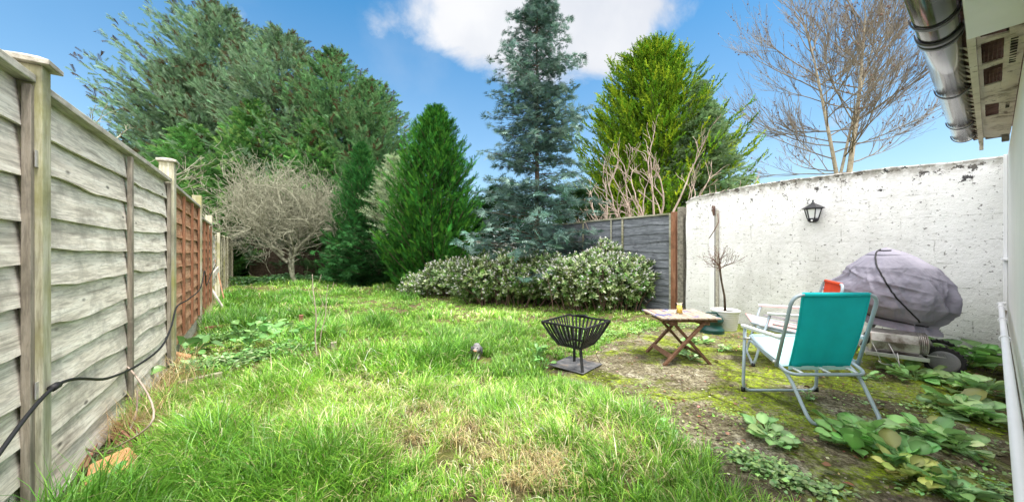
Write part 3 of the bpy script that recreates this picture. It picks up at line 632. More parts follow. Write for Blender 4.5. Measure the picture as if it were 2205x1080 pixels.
# ---------------------------------------------------------------- folding chairs
def chair(loc, rotz, label, m_back, m_seat, w=0.53, fr=0.23, rr=-0.275, af=0.215, ar=-0.10, bb=(-0.075, 0.29), bt=(-0.205, 0.765), sf=(0.20, 0.415), sr=(-0.155, 0.265), tabs=True):
    t = empty('folding_chair', loc, label, 'folding chair', 'folding garden chairs', rotz); x = w/2; r = 0.0105
    def U(pts, rad): return fillet(pts, rad, 7)
    b = MB(); bx = x-0.004
    b.tube(U([(-bx, bb[0], bb[1]), (-bx, bt[0], bt[1]), (bx, bt[0], bt[1]), (bx, bb[0], bb[1])], 0.075), r, 12); b.build('back_frame', M['tubegrey'], t)
    b = MB(); sx = x-0.028
    b.tube(U([(-sx, sf[0], sf[1]), (-sx-0.01, sr[0], sr[1]), (sx+0.01, sr[0], sr[1]), (sx, sf[0], sf[1])], 0.065), r, 12)
    b.tube([(-sx, sf[0], sf[1]), (sx, sf[0], sf[1])], r*0.9, 10); b.build('seat_frame', M['tubegrey'], t)
    b = MB(); b.tube(U([(-x, af, 0.475), (-x-0.003, fr, r), (x+0.003, fr, r), (x, af, 0.475)], 0.06), r, 12); b.build('front_leg_frame', M['tubegrey'], t)
    b = MB(); rx = x-0.045
    b.tube(U([(-x+0.018, sf[0]-0.03, sf[1]-0.03), (-rx, sr[0]+0.035, sr[1]-0.01), (-rx+0.01, rr, r), (rx-0.01, rr, r), (rx, sr[0]+0.035, sr[1]-0.01), (x-0.018, sf[0]-0.03, sf[1]-0.03)], 0.06), r, 12)
    b.build('rear_leg_frame', M['tubegrey'], t)
    for s in (-1, 1):
        b = MB(); b.bar((s*(x+0.004), af+0.02, 0.487), (s*(x+0.004), ar-0.02, 0.487), 0.034, 0.014); b.bar((s*(x+0.004), af+0.02, 0.477), (s*(x+0.004), ar-0.02, 0.477), 0.028, 0.012)
        b.build('armrest', M['armwhite'], t, bevel=0.005)
        b = MB(); b.tube([(s*(x-0.01), bb[0]-0.002, bb[1]+0.03), (s*(x+0.02), bb[0]-0.002, bb[1]+0.03)], 0.009, 10); b.tube([(s*(x-0.03), sf[0]-0.02, sf[1]-0.01), (s*(x+0.012), af, sf[1]-0.02)], 0.007, 8); b.build('pivot', M['alu'], t)
        b = MB(); b.bar((s*(x-0.014), af-0.02, 0.39), (s*(x-0.014), bb[0], bb[1]+0.03), 0.004, 0.014); b.build('link_bar', M['tubegrey'], t)
        b = MB(); b.tube([(s*(x+0.003), fr, 0.034), (s*(x+0.003), fr, 0.0)], 0.014, 10); b.build('foot_cap', M['cord'], t)
    def cloth(name, mt, x0b, x0t, pb, pt, sag, nx=24, nv=16):
        u = np.linspace(-1, 1, nx); v = np.linspace(0, 1, nv); U_, V_ = np.meshgrid(u, v); hw = x0b+(x0t-x0b)*V_
        Yc = pb[0]+(pt[0]-pb[0])*V_; Zc = pb[1]+(pt[1]-pb[1])*V_; sg = sag*np.sin(PI*V_)*(1-0.3*U_**2)+0.0022*np.sin(U_*38)*(1-V_)**2+0.003*np.sin(U_*9+2)*(1-V_)
        nd = np.array([-(pt[1]-pb[1]), pt[0]-pb[0]]); nd /= np.linalg.norm(nd)
        V = np.stack([U_*hw, Yc+nd[0]*sg, Zc+nd[1]*sg], 2).reshape(-1, 3); i, j = np.meshgrid(np.arange(nx-1), np.arange(nv-1)); a = (j*nx+i).ravel()
        b = MB(); b.add(V, np.stack([a, a+1, a+nx+1, a+nx], 1), None, True)
        for sx_ in (-1, 1): b.tube([V[k*nx+(0 if sx_ < 0 else nx-1)] for k in range(nv)], 0.0035, 6)
        return b.build(name, mt, t, thick=0.003)
    cloth('backrest', m_back, x-0.075, x-0.060, (bb[0]-0.018, bb[1]+0.005), (bt[0]-0.004, bt[1]+0.010), 0.014)
    b = MB(); b.tube([(-x+0.07, bt[0], bt[1]), (x-0.07, bt[0], bt[1])], r+0.004, 12); b.build('fabric_sleeve', m_back, t)
    cloth('seat', m_seat, x-0.055, x-0.045, (bb[0]+0.02, bb[1]-0.008), (sf[0]+0.008, sf[1]+0.010), -0.012)
    b = MB(); b.bar((-x+0.07, bb[0]-0.018, bb[1]-0.004), (x-0.07, bb[0]-0.018, bb[1]-0.004), 0.006, 0.024); b.build('hem', m_seat, t)
    if tabs:
        for q in (-0.17, 0.0, 0.17):
            b = MB(); b.bar((q, bb[0]-0.02, bb[1]-0.005), (q+0.005, sr[0]-0.004, sr[1]+0.012), 0.018, 0.006); b.build('strap', M['armwhite'], t, bevel=0.002)
    return t
chair((1.962, 2.272, 0.02), 0.0, 'teal canvas folding chair with pale mint seat seen from behind', M['teal'], M['mint'])
chair((2.475, 3.155, 0.02), R(61), 'pink seated folding chair with orange red backrest, behind the teal chair', M['red'], M['pink'],
      fr=0.23, rr=-0.28, af=0.11, ar=-0.26, bb=(-0.27, 0.31), bt=(-0.37, 0.755), sf=(0.235, 0.385), sr=(-0.30, 0.29), tabs=False)

# ---------------------------------------------------------------- covered barbecue
BC = Vector((3.50, 3.12, 0)); bq = empty('barbecue', BC, 'kettle barbecue under a faded grey purple cover by the white wall', 'barbecue', None, math.atan2(-0.747, 0.664))
# local x = screen right, local y = away from the camera
nu, nv_ = 360, 150; th = np.linspace(0, 2*PI, nu, endpoint=False); vv = np.linspace(0, 1, nv_); TH, VV = np.meshgrid(th, vv)
prof = np.array([(0.0, 0.0), (0.06, 0.11), (0.13, 0.19), (0.25, 0.285), (0.42, 0.350), (0.58, 0.372), (0.72, 0.355), (0.85, 0.29), (0.895, 0.235), (0.92, 0.232), (0.96, 0.262), (1.0, 0.268)])
rad = np.interp(VV, prof[:, 0], prof[:, 1]); zz = 1.085-0.72*VV
left = np.exp(-((np.angle(np.exp(1j*(TH-PI*1.02))))/0.55)**2)
rad = rad+left*0.10*np.exp(-((VV-0.56)/0.13)**2)
def crease(a): return 1-np.abs(np.sin(a))
wob_ = 0.5*np.sin(TH*2+1)+1.2*(fbm(TH*1.5, VV*2, 3)-.5)
fold = 0.030*crease(TH*3.5+1.3*VV+wob_)*np.clip(VV*1.6, 0, 1)+0.012*crease(TH*6.5-2.5*VV+2*wob_+1)*np.clip(VV*2, 0, 1)+0.014*crease(VV*9+TH*2.2+wob_*2)*np.exp(-((VV-0.7)/0.25)**2)+0.014*(fbm(TH*3, VV*7, 4)-0.5)*2+0.007*(fbm(TH*8+VV*4, VV*12, 9)-.5)*2-0.02
rf = np.random.default_rng(19)
for q_ in range(17):
    t0_ = q_*2*PI/17+rf.normal(0, .12); sl_ = rf.normal(0.0, .75); v0_ = rf.uniform(.05, .35); v1_ = rf.uniform(.7, 1.0); am_ = rf.uniform(.012, .026)
    dd_ = np.angle(np.exp(1j*(TH-t0_-sl_*(VV-v0_)))); en_ = np.clip((VV-v0_)*6, 0, 1)*np.clip((v1_-VV)*7, 0, 1)
    fold = fold+en_*am_*(np.exp(-np.abs(dd_)/0.05)-0.8*np.exp(-((dd_-0.12)/0.09)**2))
for q_ in range(9):
    v0_ = rf.uniform(.3, .85); t0_ = rf.uniform(PI, 2*PI); dd_ = VV-v0_-0.12*np.sin((TH-t0_)*1.3); en_ = np.exp(-((np.angle(np.exp(1j*(TH-t0_))))/0.45)**2)
    fold = fold+en_*rf.uniform(.008, .018)*(np.exp(-np.abs(dd_)/0.02)-0.7*np.exp(-((dd_-0.045)/0.035)**2))
rad = rad+fold*np.clip(VV*3, 0, 1)
rad *= 1-0.07*np.maximum(0, np.cos(TH-R(250)))*(VV > 0.1)
zz = zz+0.035*np.cos(TH-R(185))*np.clip((VV-0.55)*2.5, 0, 1)*1.2-0.02*crease(TH*2.0+0.4)*np.clip(VV*2, 0, 1)*(1-VV)
Xc = rad*np.cos(TH)-0.055*(1-VV)**2; Yc = rad*0.92*np.sin(TH)
V = np.stack([Xc, Yc, zz], 2); j, i = np.meshgrid(np.arange(nv_-1), np.arange(nu), indexing='ij'); k = (i+1) % nu
b = MB(); b.add(V.reshape(-1, 3), np.stack([(j*nu+i).ravel(), (j*nu+k).ravel(), ((j+1)*nu+k).ravel(), ((j+1)*nu+i).ravel()], 1)[:, ::-1], None, True)
cv = b.build('cover', M['cover'], bq)
def surf(v, a, o=0.004):
    ji = int(np.clip(v, 0, 1)*(nv_-1)); ii = int((a % (2*PI))/(2*PI)*nu) % nu; p = V[ji, ii]; c0 = np.array([0, 0, 0.7]); return p+(p-c0)/np.linalg.norm(p-c0)*o
pts = [surf(t, R(232)+R(85)*(t-0.05)+0.10*math.sin(t*7)) for t in np.linspace(0.04, 0.86, 36)]
b = MB(); b.tube(pts, 0.006, 6); b.tube([surf(0.05, a) for a in np.linspace(R(232), R(290), 8)], 0.006, 6)
b.tube([surf(0.905, R(330)-k*0.10) for k in range(34)], 0.006, 6); b.build('drawcord', M['cord'], cv)
b = MB(); b.lathe([(0.0, 0.36), (0.10, 0.37), (0.14, 0.42), (0.16, 0.5)], 32); b.build('bowl', M['iron'], bq)
def wheel(x, y):
    ax = Vector((0, -1, 0)); wz = 0.112
    b = MB(); rr = 0.118; w = 0.05
    b.lathe([(rr-0.035, -w/2), (rr-0.008, -w/2), (rr, -w/2+0.01), (rr, w/2-0.01), (rr-0.008, w/2), (rr-0.035, w/2), (rr-0.035, -w/2)], 40, origin=(x, y, wz), axis=ax)
    for k in range(22):
        a = k*2*PI/22; b.box((x+rr*math.cos(a), y, wz+rr*math.sin(a)), (0.012, w, 0.012), Matrix.Rotation(-a, 3, 'Y'))
    wh = b.build('wheel', M['rubber'], bq, bevel=0.002)
    b = MB(); b.lathe([(0, w/2+0.006), (0.07, w/2+0.004), (0.09, w/2), (0.093, w/2-0.008), (0.093, -w/2+0.01), (0, -w/2+0.01)], 40, origin=(x, y, wz), axis=ax); b.build('wheel_disc', M['hub'], wh)
wheel(0.275, -0.01); wheel(0.275, 0.37)
b = MB(); b.tube([(0.13, -0.05, 0.40), (0.255, 0.03, 0.13)], 0.014, 10); b.build('leg', M['alu'], bq)
b = MB(); b.tube([(0.10, 0.16, 0.40), (0.26, 0.33, 0.13)], 0.014, 10); b.build('leg', M['alu'], bq)
b = MB(); b.tube([(-0.10, 0.0, 0.42), (-0.30, 0.02, 0.0)], 0.014, 10); b.build('leg', M['alu'], bq)
b = MB(); b.tube([(0.275, 0.0, 0.112), (0.275, 0.37, 0.112)], 0.008, 8); b.build('axle', M['alu'], bq)
b = MB()
for k in range(9): b.tube([(-0.2+k*0.055, -0.15, 0.17), (-0.2+k*0.055, 0.2, 0.17)], 0.003, 6)
b.tube([(-0.22, -0.15, 0.17), (0.28, -0.15, 0.17), (0.28, 0.2, 0.17), (-0.22, 0.2, 0.17), (-0.22, -0.15, 0.17)], 0.005, 6)
b.build('lower_rack', M['alu'], bq)
# tarnished steel drum on the rack
bm_loc = Vector((3.31, 2.95, 0.01)); dr = empty('steel_box', bm_loc, 'tarnished steel roasting box with ribbed end under the covered barbecue', 'metal box', None, math.atan2(-0.62, 0.78))
b = MB(); n = 16
sec = [(-0.11, 0.20), (-0.11, 0.27), (-0.08, 0.335), (-0.03, 0.355), (0.04, 0.355), (0.09, 0.33), (0.11, 0.27), (0.11, 0.20), (0.07, 0.165), (-0.07, 0.165)]
V = [(x, y, z) for x in (-0.16, 0.12) for (y, z) in sec]; m_ = len(sec)
b.add(V, [np.array([[k, (k+1) % m_, m_+(k+1) % m_, m_+k] for k in range(m_)]), np.arange(m_)[::-1][None], (np.arange(m_)+m_)[None]]); b.build('body', M['steel'], dr, bevel=0.006)
b = MB()
for k in range(5): b.lathe([(0.0, 0), (0.088, 0), (0.092, 0.004), (0.088, 0.009), (0.0, 0.009)], 28, origin=(0.122+k*0.011, 0, 0.265), axis=(1, 0, 0))
b.build('ribbed_end', M['steel'], dr)
b = MB(); b.box((-0.02, -0.02, 0.155), (0.36, 0.28, 0.012)); b.bar((-0.20, -0.155, 0.165), (0.16, -0.155, 0.165), 0.012, 0.03); b.build('tray', M['alu'], dr, bevel=0.002)
b = MB(); b.lathe([(0, 0.0), (0.05, 0), (0.055, 0.006), (0.045, 0.012), (0, 0.004)], 24, origin=(-0.170, -0.02, 0.27), axis=(-1, -0.2, 0)); b.build('air_vent', M['iron'], dr)
b = MB()
for s in (0, 0.10): b.tube([(-0.16+s, -0.14, 0.26), (-0.14+s, -0.19, 0.20), (-0.11+s, -0.21, 0.10)], 0.003, 6)
b.tube([(-0.13, -0.205, 0.12), (-0.11, -0.21, 0.10), (-0.01, -0.21, 0.10), (-0.02, -0.19, 0.2)], 0.003, 6); b.build('wire_handle', M['alu'], dr)

# ---------------------------------------------------------------- side table and glass
T0 = Vector((1.33, 3.04, 0.02)); tb = empty('folding_table', T0+Vector((0.27, 0.23, 0)), 'small folding wooden table with slatted stained top and crossed legs', 'side table')
tw, td, tz_ = 0.54, 0.47, 0.425
for k in range(9):
    b = MB(); b.box((-tw/2+tw*(k+0.5)/9, 0, tz_), (tw/9-0.006, td, 0.014)); b.build('slat', M['slat'], tb, bevel=0.002)
for y in (-td/2+0.05, td/2-0.05):
    b = MB(); b.box((0, y, tz_-0.022), (tw-0.04, 0.035, 0.028)); b.build('top_rail', M['teak'], tb, bevel=0.002)
for x in (-0.145, 0.145):
    b = MB(); b.box((x, 0, tz_-0.05), (0.07, td-0.06, 0.026)); b.build('side_rail', M['teak'], tb, bevel=0.002)
for y, s in ((-0.20, 1), (0.20, 1)):
    b = MB(); b.bar((-0.235, y, 0.0), (0.13, y, tz_-0.04), 0.022, 0.034, (0, 1, 0)); b.build('leg', M['teak'], tb, bevel=0.002)
    y2 = y+0.028 if y < 0 else y-0.028
    b = MB(); b.bar((0.20, y2, 0.0), (-0.14, y2, tz_-0.04), 0.022, 0.034, (0, 1, 0)); b.build('leg', M['teak'], tb, bevel=0.002)
b = MB(); b.bar((-0.165, -0.215, 0.075), (-0.165, 0.20, 0.075), 0.012, 0.045, (0.6, 0, 0.8)); b.build('stretcher', M['teak'], tb, bevel=0.002)
b = MB(); b.bar((0.14, -0.16, 0.075), (0.14, 0.16, 0.075), 0.012, 0.045, (-0.6, 0, 0.8)); b.build('stretcher', M['teak'], tb, bevel=0.002)
gp = Vector((1.60, 3.26, 0.02+tz_+0.0075)); gl = empty('drinking_glass', gp, 'small glass half full of yellow drink on the wooden table', 'glass')
b = MB(); b.lathe([(0.0, 0.0), (0.029, 0.0), (0.037, 0.10), (0.035, 0.10), (0.0275, 0.006), (0.0, 0.006)], 28); b.build('tumbler', M['glass'], gl)
b = MB(); b.lathe([(0.0, 0.0065), (0.0270, 0.0065), (0.0315, 0.062), (0.0, 0.062)], 28); b.build('drink', M['drink'], gl)

# ---------------------------------------------------------------- fire basket
FB = Vector((0.575, 3.06, 0.036)); fbk = empty('fire_basket', FB, 'black iron square fire basket on a stand with flat ash plate', 'fire basket', None, R(45+3))
hr, hb_, zr, zb = 0.218, 0.113, 0.385, 0.185
cr_ = [Vector((sx*hr, sy*hr, zr)) for sx, sy in ((-1, -1), (1, -1), (1, 1), (-1, 1))]; cb_ = [Vector((sx*hb_, sy*hb_, zb)) for sx, sy in ((-1, -1), (1, -1), (1, 1), (-1, 1))]
b = MB()
for k in range(4): b.bar(cr_[k], cr_[(k+1) % 4], 0.016, 0.016)
b.build('rim', M['iron'], fbk, bevel=0.003)
b = MB()
for k in range(4): b.bar(cb_[k], cb_[(k+1) % 4], 0.014, 0.02)
for k in range(5): x = -hb_+2*hb_*(k+0.5)/5; b.bar((x, -hb_, zb-0.004), (x, hb_, zb-0.004), 0.012, 0.004)
b.build('bottom_grate', M['iron'], fbk)
for k in range(4):
    for q in range(10):
        t = q/10; a = cr_[k].lerp(cr_[(k+1) % 4], t); c_ = cb_[k].lerp(cb_[(k+1) % 4], t); md = (a+c_)/2+Vector((0, 0, -0.012))
        b = MB(); nrm = (cr_[(k+1) % 4]-cr_[k]).normalized() if q else Vector((cr_[k].x, cr_[k].y, 0)).normalized()
        b.bar(a, md, 0.017 if q else 0.022, 0.005, nrm.cross(a-md)); b.bar(md, c_, 0.017 if q else 0.022, 0.005, nrm.cross(md-c_)); b.build('bar', M['iron'], fbk)
b = MB(); b.tube([Vector((hr-0.03, hr*0.55, zr+0.01)), Vector((hr-0.02, hr*0.1, zr+0.022)), Vector((hr-0.03, -hr*0.1, zr+0.01))], 0.010, 8); b.build('handle', M['iron'], fbk)
for s in (-1, 1):
    e = Vector((s*0.155, s*0.155, 0.005)); q = Vector((s*hb_*0.45, s*hb_*0.45, zb)) if s > 0 else Vector((s*hb_*0.98, s*hb_*0.98, zb))
    if s > 0: e = Vector((0.05, 0.05, 0.005))
    b = MB(); b.bar(e, q, 0.024, 0.010, (s, s, 0)); b.build('stand_leg', M['iron'], fbk)
b = MB(); b.box((-0.005, 0.0, 0.0), (0.345, 0.345, 0.006)); b.build('ash_plate', M['plate'], fbk, bevel=0.001)
for s in (-1, 1):
    b = MB(); b.tube([Vector((s*hb_, -s*hb_, zb)), Vector((s*0.13, -s*0.12, 0.1)), Vector((s*0.17, -s*0.15, 0.0))], 0.002, 5); b.build('wire', M['iron'], fbk)

# ---------------------------------------------------------------- potted standard tree, green bucket
pp = Vector((2.78, 4.45, 0.02)); pot = empty('plant_pot', pp, 'white ribbed pot standing at the foot of the white wall', 'plant pot')
b = MB(); prf = [(0.0, 0.0), (0.118, 0.0)]
for k in range(8): z = 0.012+k*0.028; prf += [(0.122+0.004*k, z), (0.132+0.004*k, z+0.012), (0.124+0.004*k, z+0.026)]
prf += [(0.165, 0.245), (0.172, 0.262), (0.165, 0.27), (0.150, 0.262), (0.145, 0.23), (0.0, 0.23)]
b.lathe(prf, 40); b.build('pot', M['potwhite'], pot)
b = MB(); b.lathe([(0, 0.243), (0.146, 0.24)], 24); b.build('compost', M['soil'], pot)
st = empty('standard_tree', pp+Vector((0, 0, 0.24)), 'small leafless standard tree with a twiggy round head growing in the white pot', 'small tree')
b = MB(); sp_ = [(0.0, 0, -0.01), (-0.01, 0, 0.2), (-0.04, 0.01, 0.38), (-0.06, 0.01, 0.52), (-0.07, 0.0, 0.60)]; b.tube(sp_, [0.016, 0.013, 0.012, 0.012, 0.012], 8); b.build('trunk', M['bark'], st)
def grow(p, d, ln_, r, depth, out_, rg, spread=0.5, up=0.15, kids=(2, 4), shrink=0.68, K=5, wob=0.12, minr=0.001, along=0.35, rs=0.62):
    pts = [p]; q = p.copy(); dd = d.copy()
    for k in range(K-1):
        dd = dd+rg.normal(0, wob, 3)+np.array([0, 0, up*0.25]); dd /= np.linalg.norm(dd); q = q+dd*ln_/(K-1); pts.append(q)
    r1 = max(minr, r*rs) if depth > 0 else minr
    out_.append((np.array(pts), np.linspace(r, r1, K), depth))
    if depth <= 0: return
    for k in range(rg.integers(kids[0], kids[1]+1)):
        t = rg.uniform(along, 1.0) if k else 1.0
        i = min(K-2, int(t*(K-1))); f_ = t*(K-1)-i; s0 = pts[i]*(1-f_)+pts[i+1]*f_; rr = (r*(1-t)+r1*t)
        rv = rg.normal(0, 1, 3); rv -= dd*np.dot(rv, dd); rv /= np.linalg.norm(rv); sp2 = spread*rg.uniform(0.5, 1.3)*(0.5 if k == 0 else 1)
        nd = dd*math.cos(sp2)+rv*math.sin(sp2)+np.array([0, 0, up]); nd /= np.linalg.norm(nd)
        grow(s0, nd, ln_*shrink*rg.uniform(0.7, 1.2), rr*(0.95 if k == 0 else 0.75), depth-1, out_, rg, spread, up, kids, shrink, K, wob, minr, along, rs)
def tubes_from(out_, b, sides_of=lambda d: 5 if d > 1 else 3, sel=lambda d: True):
    for dset in sorted(set(o[2] for o in out_)):
        if not sel(dset): continue
        sub = [o for o in out_ if o[2] == dset]; b.tubes(np.stack([o[0] for o in sub]), np.stack([o[1] for o in sub]), sides_of(dset))
rg = np.random.default_rng(3); o_ = []
for k in range(11): grow(np.array(sp_[-1])-np.array([0, 0, rg.uniform(0, 0.06)]), unit(np.array([rg.normal(0, .8), rg.normal(0, .8), 0.8])), 0.13, 0.006, 3, o_, rg, 0.55, 0.10, (2, 3), 0.72, 4, 0.15, 0.0014)
b = MB(); tubes_from(o_, b)
tips = np.array([o[0][-1] for o in o_ if o[2] == 0]); oc = np.array([[1, 0, 0], [-1, 0, 0], [0, 1, 0], [0, -1, 0], [0, 0, 1], [0, 0, -1.0]]); of = np.array([[0, 2, 4], [2, 1, 4], [1, 3, 4], [3, 0, 4], [2, 0, 5], [1, 2, 5], [3, 1, 5], [0, 3, 5]])
b.inst(oc, of, tips[::2], np.tile([1.0, 0, 0], (len(tips[::2]), 1)), np.tile([0, 0, 1.0], (len(tips[::2]), 1)), 0.006, np.tile([0.25, 0.04, 0.03], (len(tips[::2]), 1)))
b.build('crown', M['twig'], st)
gp2 = Vector((2.53, 4.32, 0.015)); gbk = empty('green_container', gp2, 'dark green plastic stepped container behind the table, left of the white pot', 'container')
b = MB(); b.lathe([(0, 0), (0.135, 0), (0.14, 0.015), (0.132, 0.03), (0.14, 0.04), (0.132, 0.06), (0.115, 0.075), (0.112, 0.13), (0.125, 0.145), (0.13, 0.165), (0.118, 0.20), (0.105, 0.215), (0, 0.22)], 36); b.build('body', M['green_pl'], gbk)
b = MB(); b.tube([(-0.10, 0, 0.17), (-0.14, 0, 0.22), (-0.05, 0, 0.26), (0.06, 0, 0.25), (0.1, 0, 0.2)], 0.012, 8); b.build('handle', M['green_pl'], gbk)

# ---------------------------------------------------------------- dog ornament
dl = G(1026, 772); dg = empty('dog_ornament', dl, 'small grey ornament of a dog with floppy ears and pink muzzle in the grass', 'ornament', None, R(-8))
def sph(b, c, r, n=14):
    a = np.linspace(0, PI, n); pr = [(math.sin(t), -math.cos(t)) for t in a]; bb_ = MB(); bb_.lathe(pr, 18); V = np.concatenate(bb_.v)*np.array(r)+np.array(c); b.add(V, [bb_.f[0]], None, True)
b = MB(); sph(b, (0, 0, 0.10), (0.045, 0.05, 0.045)); sph(b, (0, -0.035, 0.095), (0.028, 0.04, 0.026)); sph(b, (0, 0.02, 0.045), (0.042, 0.05, 0.05)); sph(b, (-0.02, -0.02, 0.015), (0.014, 0.03, 0.014)); sph(b, (0.02, -0.02, 0.015), (0.014, 0.03, 0.014)); sph(b, (0, 0.0, 0.135), (0.03, 0.035, 0.02))
body = b.build('body', plain('grey resin', (0.20, 0.19, 0.20), 0.5, var=0.4, scale=40), dg); rm = body.modifiers.new('Remesh', 'REMESH'); rm.mode = 'VOXEL'; rm.voxel_size = 0.005; rm.use_smooth_shade = True
for s in (-1, 1):
    b = MB(); sph(b, (s*0.048, -0.004, 0.085), (0.013, 0.022, 0.038)); b.build('ear', plain('dark ear', (0.07, 0.07, 0.085), 0.5), dg)
    b = MB(); sph(b, (s*0.017, -0.045, 0.118), (0.006, 0.006, 0.006), 8); b.build('eye', M['cord'], dg)
b = MB(); sph(b, (0, -0.068, 0.098), (0.016, 0.014, 0.013)); b.build('muzzle', plain('pink muzzle', (0.55, 0.27, 0.2), 0.6), dg)

# ---------------------------------------------------------------- black cable along the fence
def fpt(x, y, z): return Vector(P0)+FD*x+Vector((0.8147, 0.5798, 0))*y+Vector((0, 0, z))
pts = [fpt(0.0, 0.10, 0.10), fpt(0.7, 0.11, 0.30), fpt(1.2, 0.10, 0.40), fpt(1.765, 0.08, 0.545), fpt(2.2, 0.10, 0.44), fpt(2.65, 0.11, 0.385), fpt(3.1, 0.12, 0.385), fpt(3.5, 0.10, 0.45), fpt(3.9, 0.07, 0.56)]
l2 = P2.lerp(P3, 0.33); pts += [l2+Vector((0.06, 0.04, 0.55)), P2.lerp(P3, 0.8)+Vector((0.06, 0.05, 0.58)), P3+Vector((0.07, 0.05, 0.78)), P3+FE*0.35+Vector((0.06, 0.05, 0.56)), P3+FE*1.2+Vector((0.05, 0.05, 0.66)), P4+Vector((0.07, 0.05, 0.80))]
def smooth_path(pts, n=8):
    o = []; p = [pts[0]]+list(pts)+[pts[-1]]
    for i in range(1, len(p)-2):
        for k in range(n):
            t = k/n; a, b_, c_, d_ = p[i-1], p[i], p[i+1], p[i+2]
            o.append(0.5*((2*b_)+(c_-a)*t+(2*a-5*b_+4*c_-d_)*t*t+(3*b_-a-3*c_+d_)*t**3))
    o.append(p[-1]); return o
b = MB(); b.tube(smooth_path(pts), 0.0062, 8); cb2 = tag(b.build('cable', M['cord']), 'black cable clipped along the left fence and sagging between its posts', 'cable')
b = MB(); c_ = fpt(1.765, 0.08, 0.545); b.tube([c_+FD*-0.02, c_+FD*0.02], 0.013, 10); b.build('clip', M['cord'], cb2)

# ---------------------------------------------------------------- debris by the fence
def chunk(name, loc, size, rot, mat, label, cat, group=None, seed=1):
    bm_ = MB(); r = random.Random(seed); x, y, z = [q/2 for q in size]
    V = [(sx*x*r.uniform(.8, 1), sy*y*r.uniform(.8, 1), sz*z*r.uniform(.8, 1)) for sx in (-1, 1) for sy in (-1, 1) for sz in (-1, 1)]
    bm_.add(V, [np.array([[0, 1, 3, 2], [4, 6, 7, 5], [0, 4, 5, 1], [2, 3, 7, 6], [0, 2, 6, 4], [1, 5, 7, 3]])])
    o = bm_.build(name, mat, bevel=min(size)*0.12, loc=loc); o.rotation_euler = rot; return tag(o, label, cat, group)
g1 = G(224, 1052); chunk('brick', g1+Vector((0.01, 0.02, 0.065)), (0.15, 0.13, 0.10), (0.5, -0.3, 0.6), M['brick'], 'large orange broken brick in the grass beside the near fence post', 'brick', 'broken bricks by the left fence', 4)
g2 = G(390, 782); chunk('brick', g2+Vector((0, 0, 0.05)), (0.13, 0.07, 0.09), (0.2, 0.5, 0.9), M['brick'], 'small orange brick among green leaves by the second fence post', 'brick', 'broken bricks by the left fence', 9)
for (u0, v0, u1, v1, w, lab) in ((158, 1040, 200, 960, 0.05, 'reddish rotten timber piece lying against the foot of the near fence'), (250, 920, 300, 985, 0.07, 'splintered reddish wood lump in the dead grass by the fence')):
    a, c_ = G(u0, v0), G(u1, v1); a.z = 0.03; c_.z = 0.07
    b = MB(); r = random.Random(int(u0)); dv = (c_-a); sd_ = dv.cross(Vector((0, 0, 1))).normalized()
    for k in range(16):
        o_s = sd_*r.uniform(-w, w)*0.7+Vector((0, 0, r.uniform(-0.02, 0.035))); t0, t1 = r.uniform(-0.1, 0.25), r.uniform(0.7, 1.1)
        b.bar(a+dv*t0+o_s, a+dv*t1+o_s+Vector((0, 0, r.uniform(-.01, .01))), r.uniform(0.01, 0.022), r.uniform(0.006, 0.016))
    tag(b.build('rotten_timber', M['rot'], bevel=0.001), lab, 'timber', 'rotten timber by the left fence')
board('timber_edging', G(440, 712, 0.05), G(525, 700, 0.05), 0.02, 0.10, M['rot'], 'brown timber edging board of the old bed beyond the leafy patch', 'edging', 'edging boards of the old bed')
board('timber_edging', G(383, 828, 0.02), G(478, 806, 0.02), 0.05, 0.05, M['old'], 'mossy timber edging lying in the grass in front of the leafy patch', 'edging', 'edging boards of the old bed')
for (u, v, hh, lab) in ((648, 692, 0.10, 'cut square wooden stake stub standing in the lawn further from the camera'), (718, 753, 0.085, 'squat grey wooden stake stub in the lawn beside the bare stems')):
    p = G(u, v); b = MB(); b.box((0, 0, hh/2-0.02), (0.055, 0.055, hh+0.04), Matrix.Rotation(0.06, 3, 'X')); tag(b.build('stake', M['old'] if u > 700 else M['rot'], loc=p, rotz=0.5, bevel=0.003), lab, 'stake', 'stake stubs in the lawn')
# bare sapling stems in the lawn
for k, (ub, vb, ut, vt, lab) in enumerate(((682, 768, 672, 590, 'tall bare sapling stem rising from the lawn beside the stake stub'), (688, 750, 706, 612, 'thin forked bare stem just right of the tall bare sapling'))):
    p = G(ub, vb); q = P(ut, vt, p.y+0.05); md = p.lerp(q, 0.5)+Vector((0.015, 0, 0)); b = MB(); b.tube(smooth_path([p, p.lerp(q, .25)+Vector((-.006, 0, 0)), md, p.lerp(q, .8), q], 5), np.linspace(0.0075-0.002*k, 0.003, 21), 6)
    for t, s in ((0.45, 1), (0.62, -1), (0.8, 1), (0.35, 1)):
        a = p.lerp(q, t); b.tube([a+Vector((0.008*(1-t), 0, 0)), a+Vector((s*0.05, 0.02, 0.09)), a+Vector((s*0.07, 0.02, 0.16))], [0.003, 0.002, 0.0012], 5)
    tag(b.build('bare_sapling', M['sumac']), lab, 'sapling', 'bare stems in the lawn')
# dead bramble canes arching at the fence foot
rg = np.random.default_rng(12)
for k, (pl, lab) in enumerate((([(200, 985, 0.02), (330, 900, 0.25), (275, 790, 0.34), (262, 830, .2)], 'long pale dead cane arching over the rubble by the fence'),
                               ([(250, 975, 0.02), (290, 900, 0.12), (295, 840, 0.25)], 'short pale dead cane rising beside the brick'),
                               ([(135, 895, 0.30), (160, 950, 0.15), (215, 975, 0.07), (245, 970, 0.03)], 'brown curling root loop in front of the fence foot'))):
    pts = [G(u, v, z) for u, v, z in pl]; b = MB(); b.tube(smooth_path(pts, 8), 0.0045, 6); tag(b.build('dead_cane', M['sumac'] if k < 2 else M['twig']), lab, 'cane', 'dead canes at the fence foot')

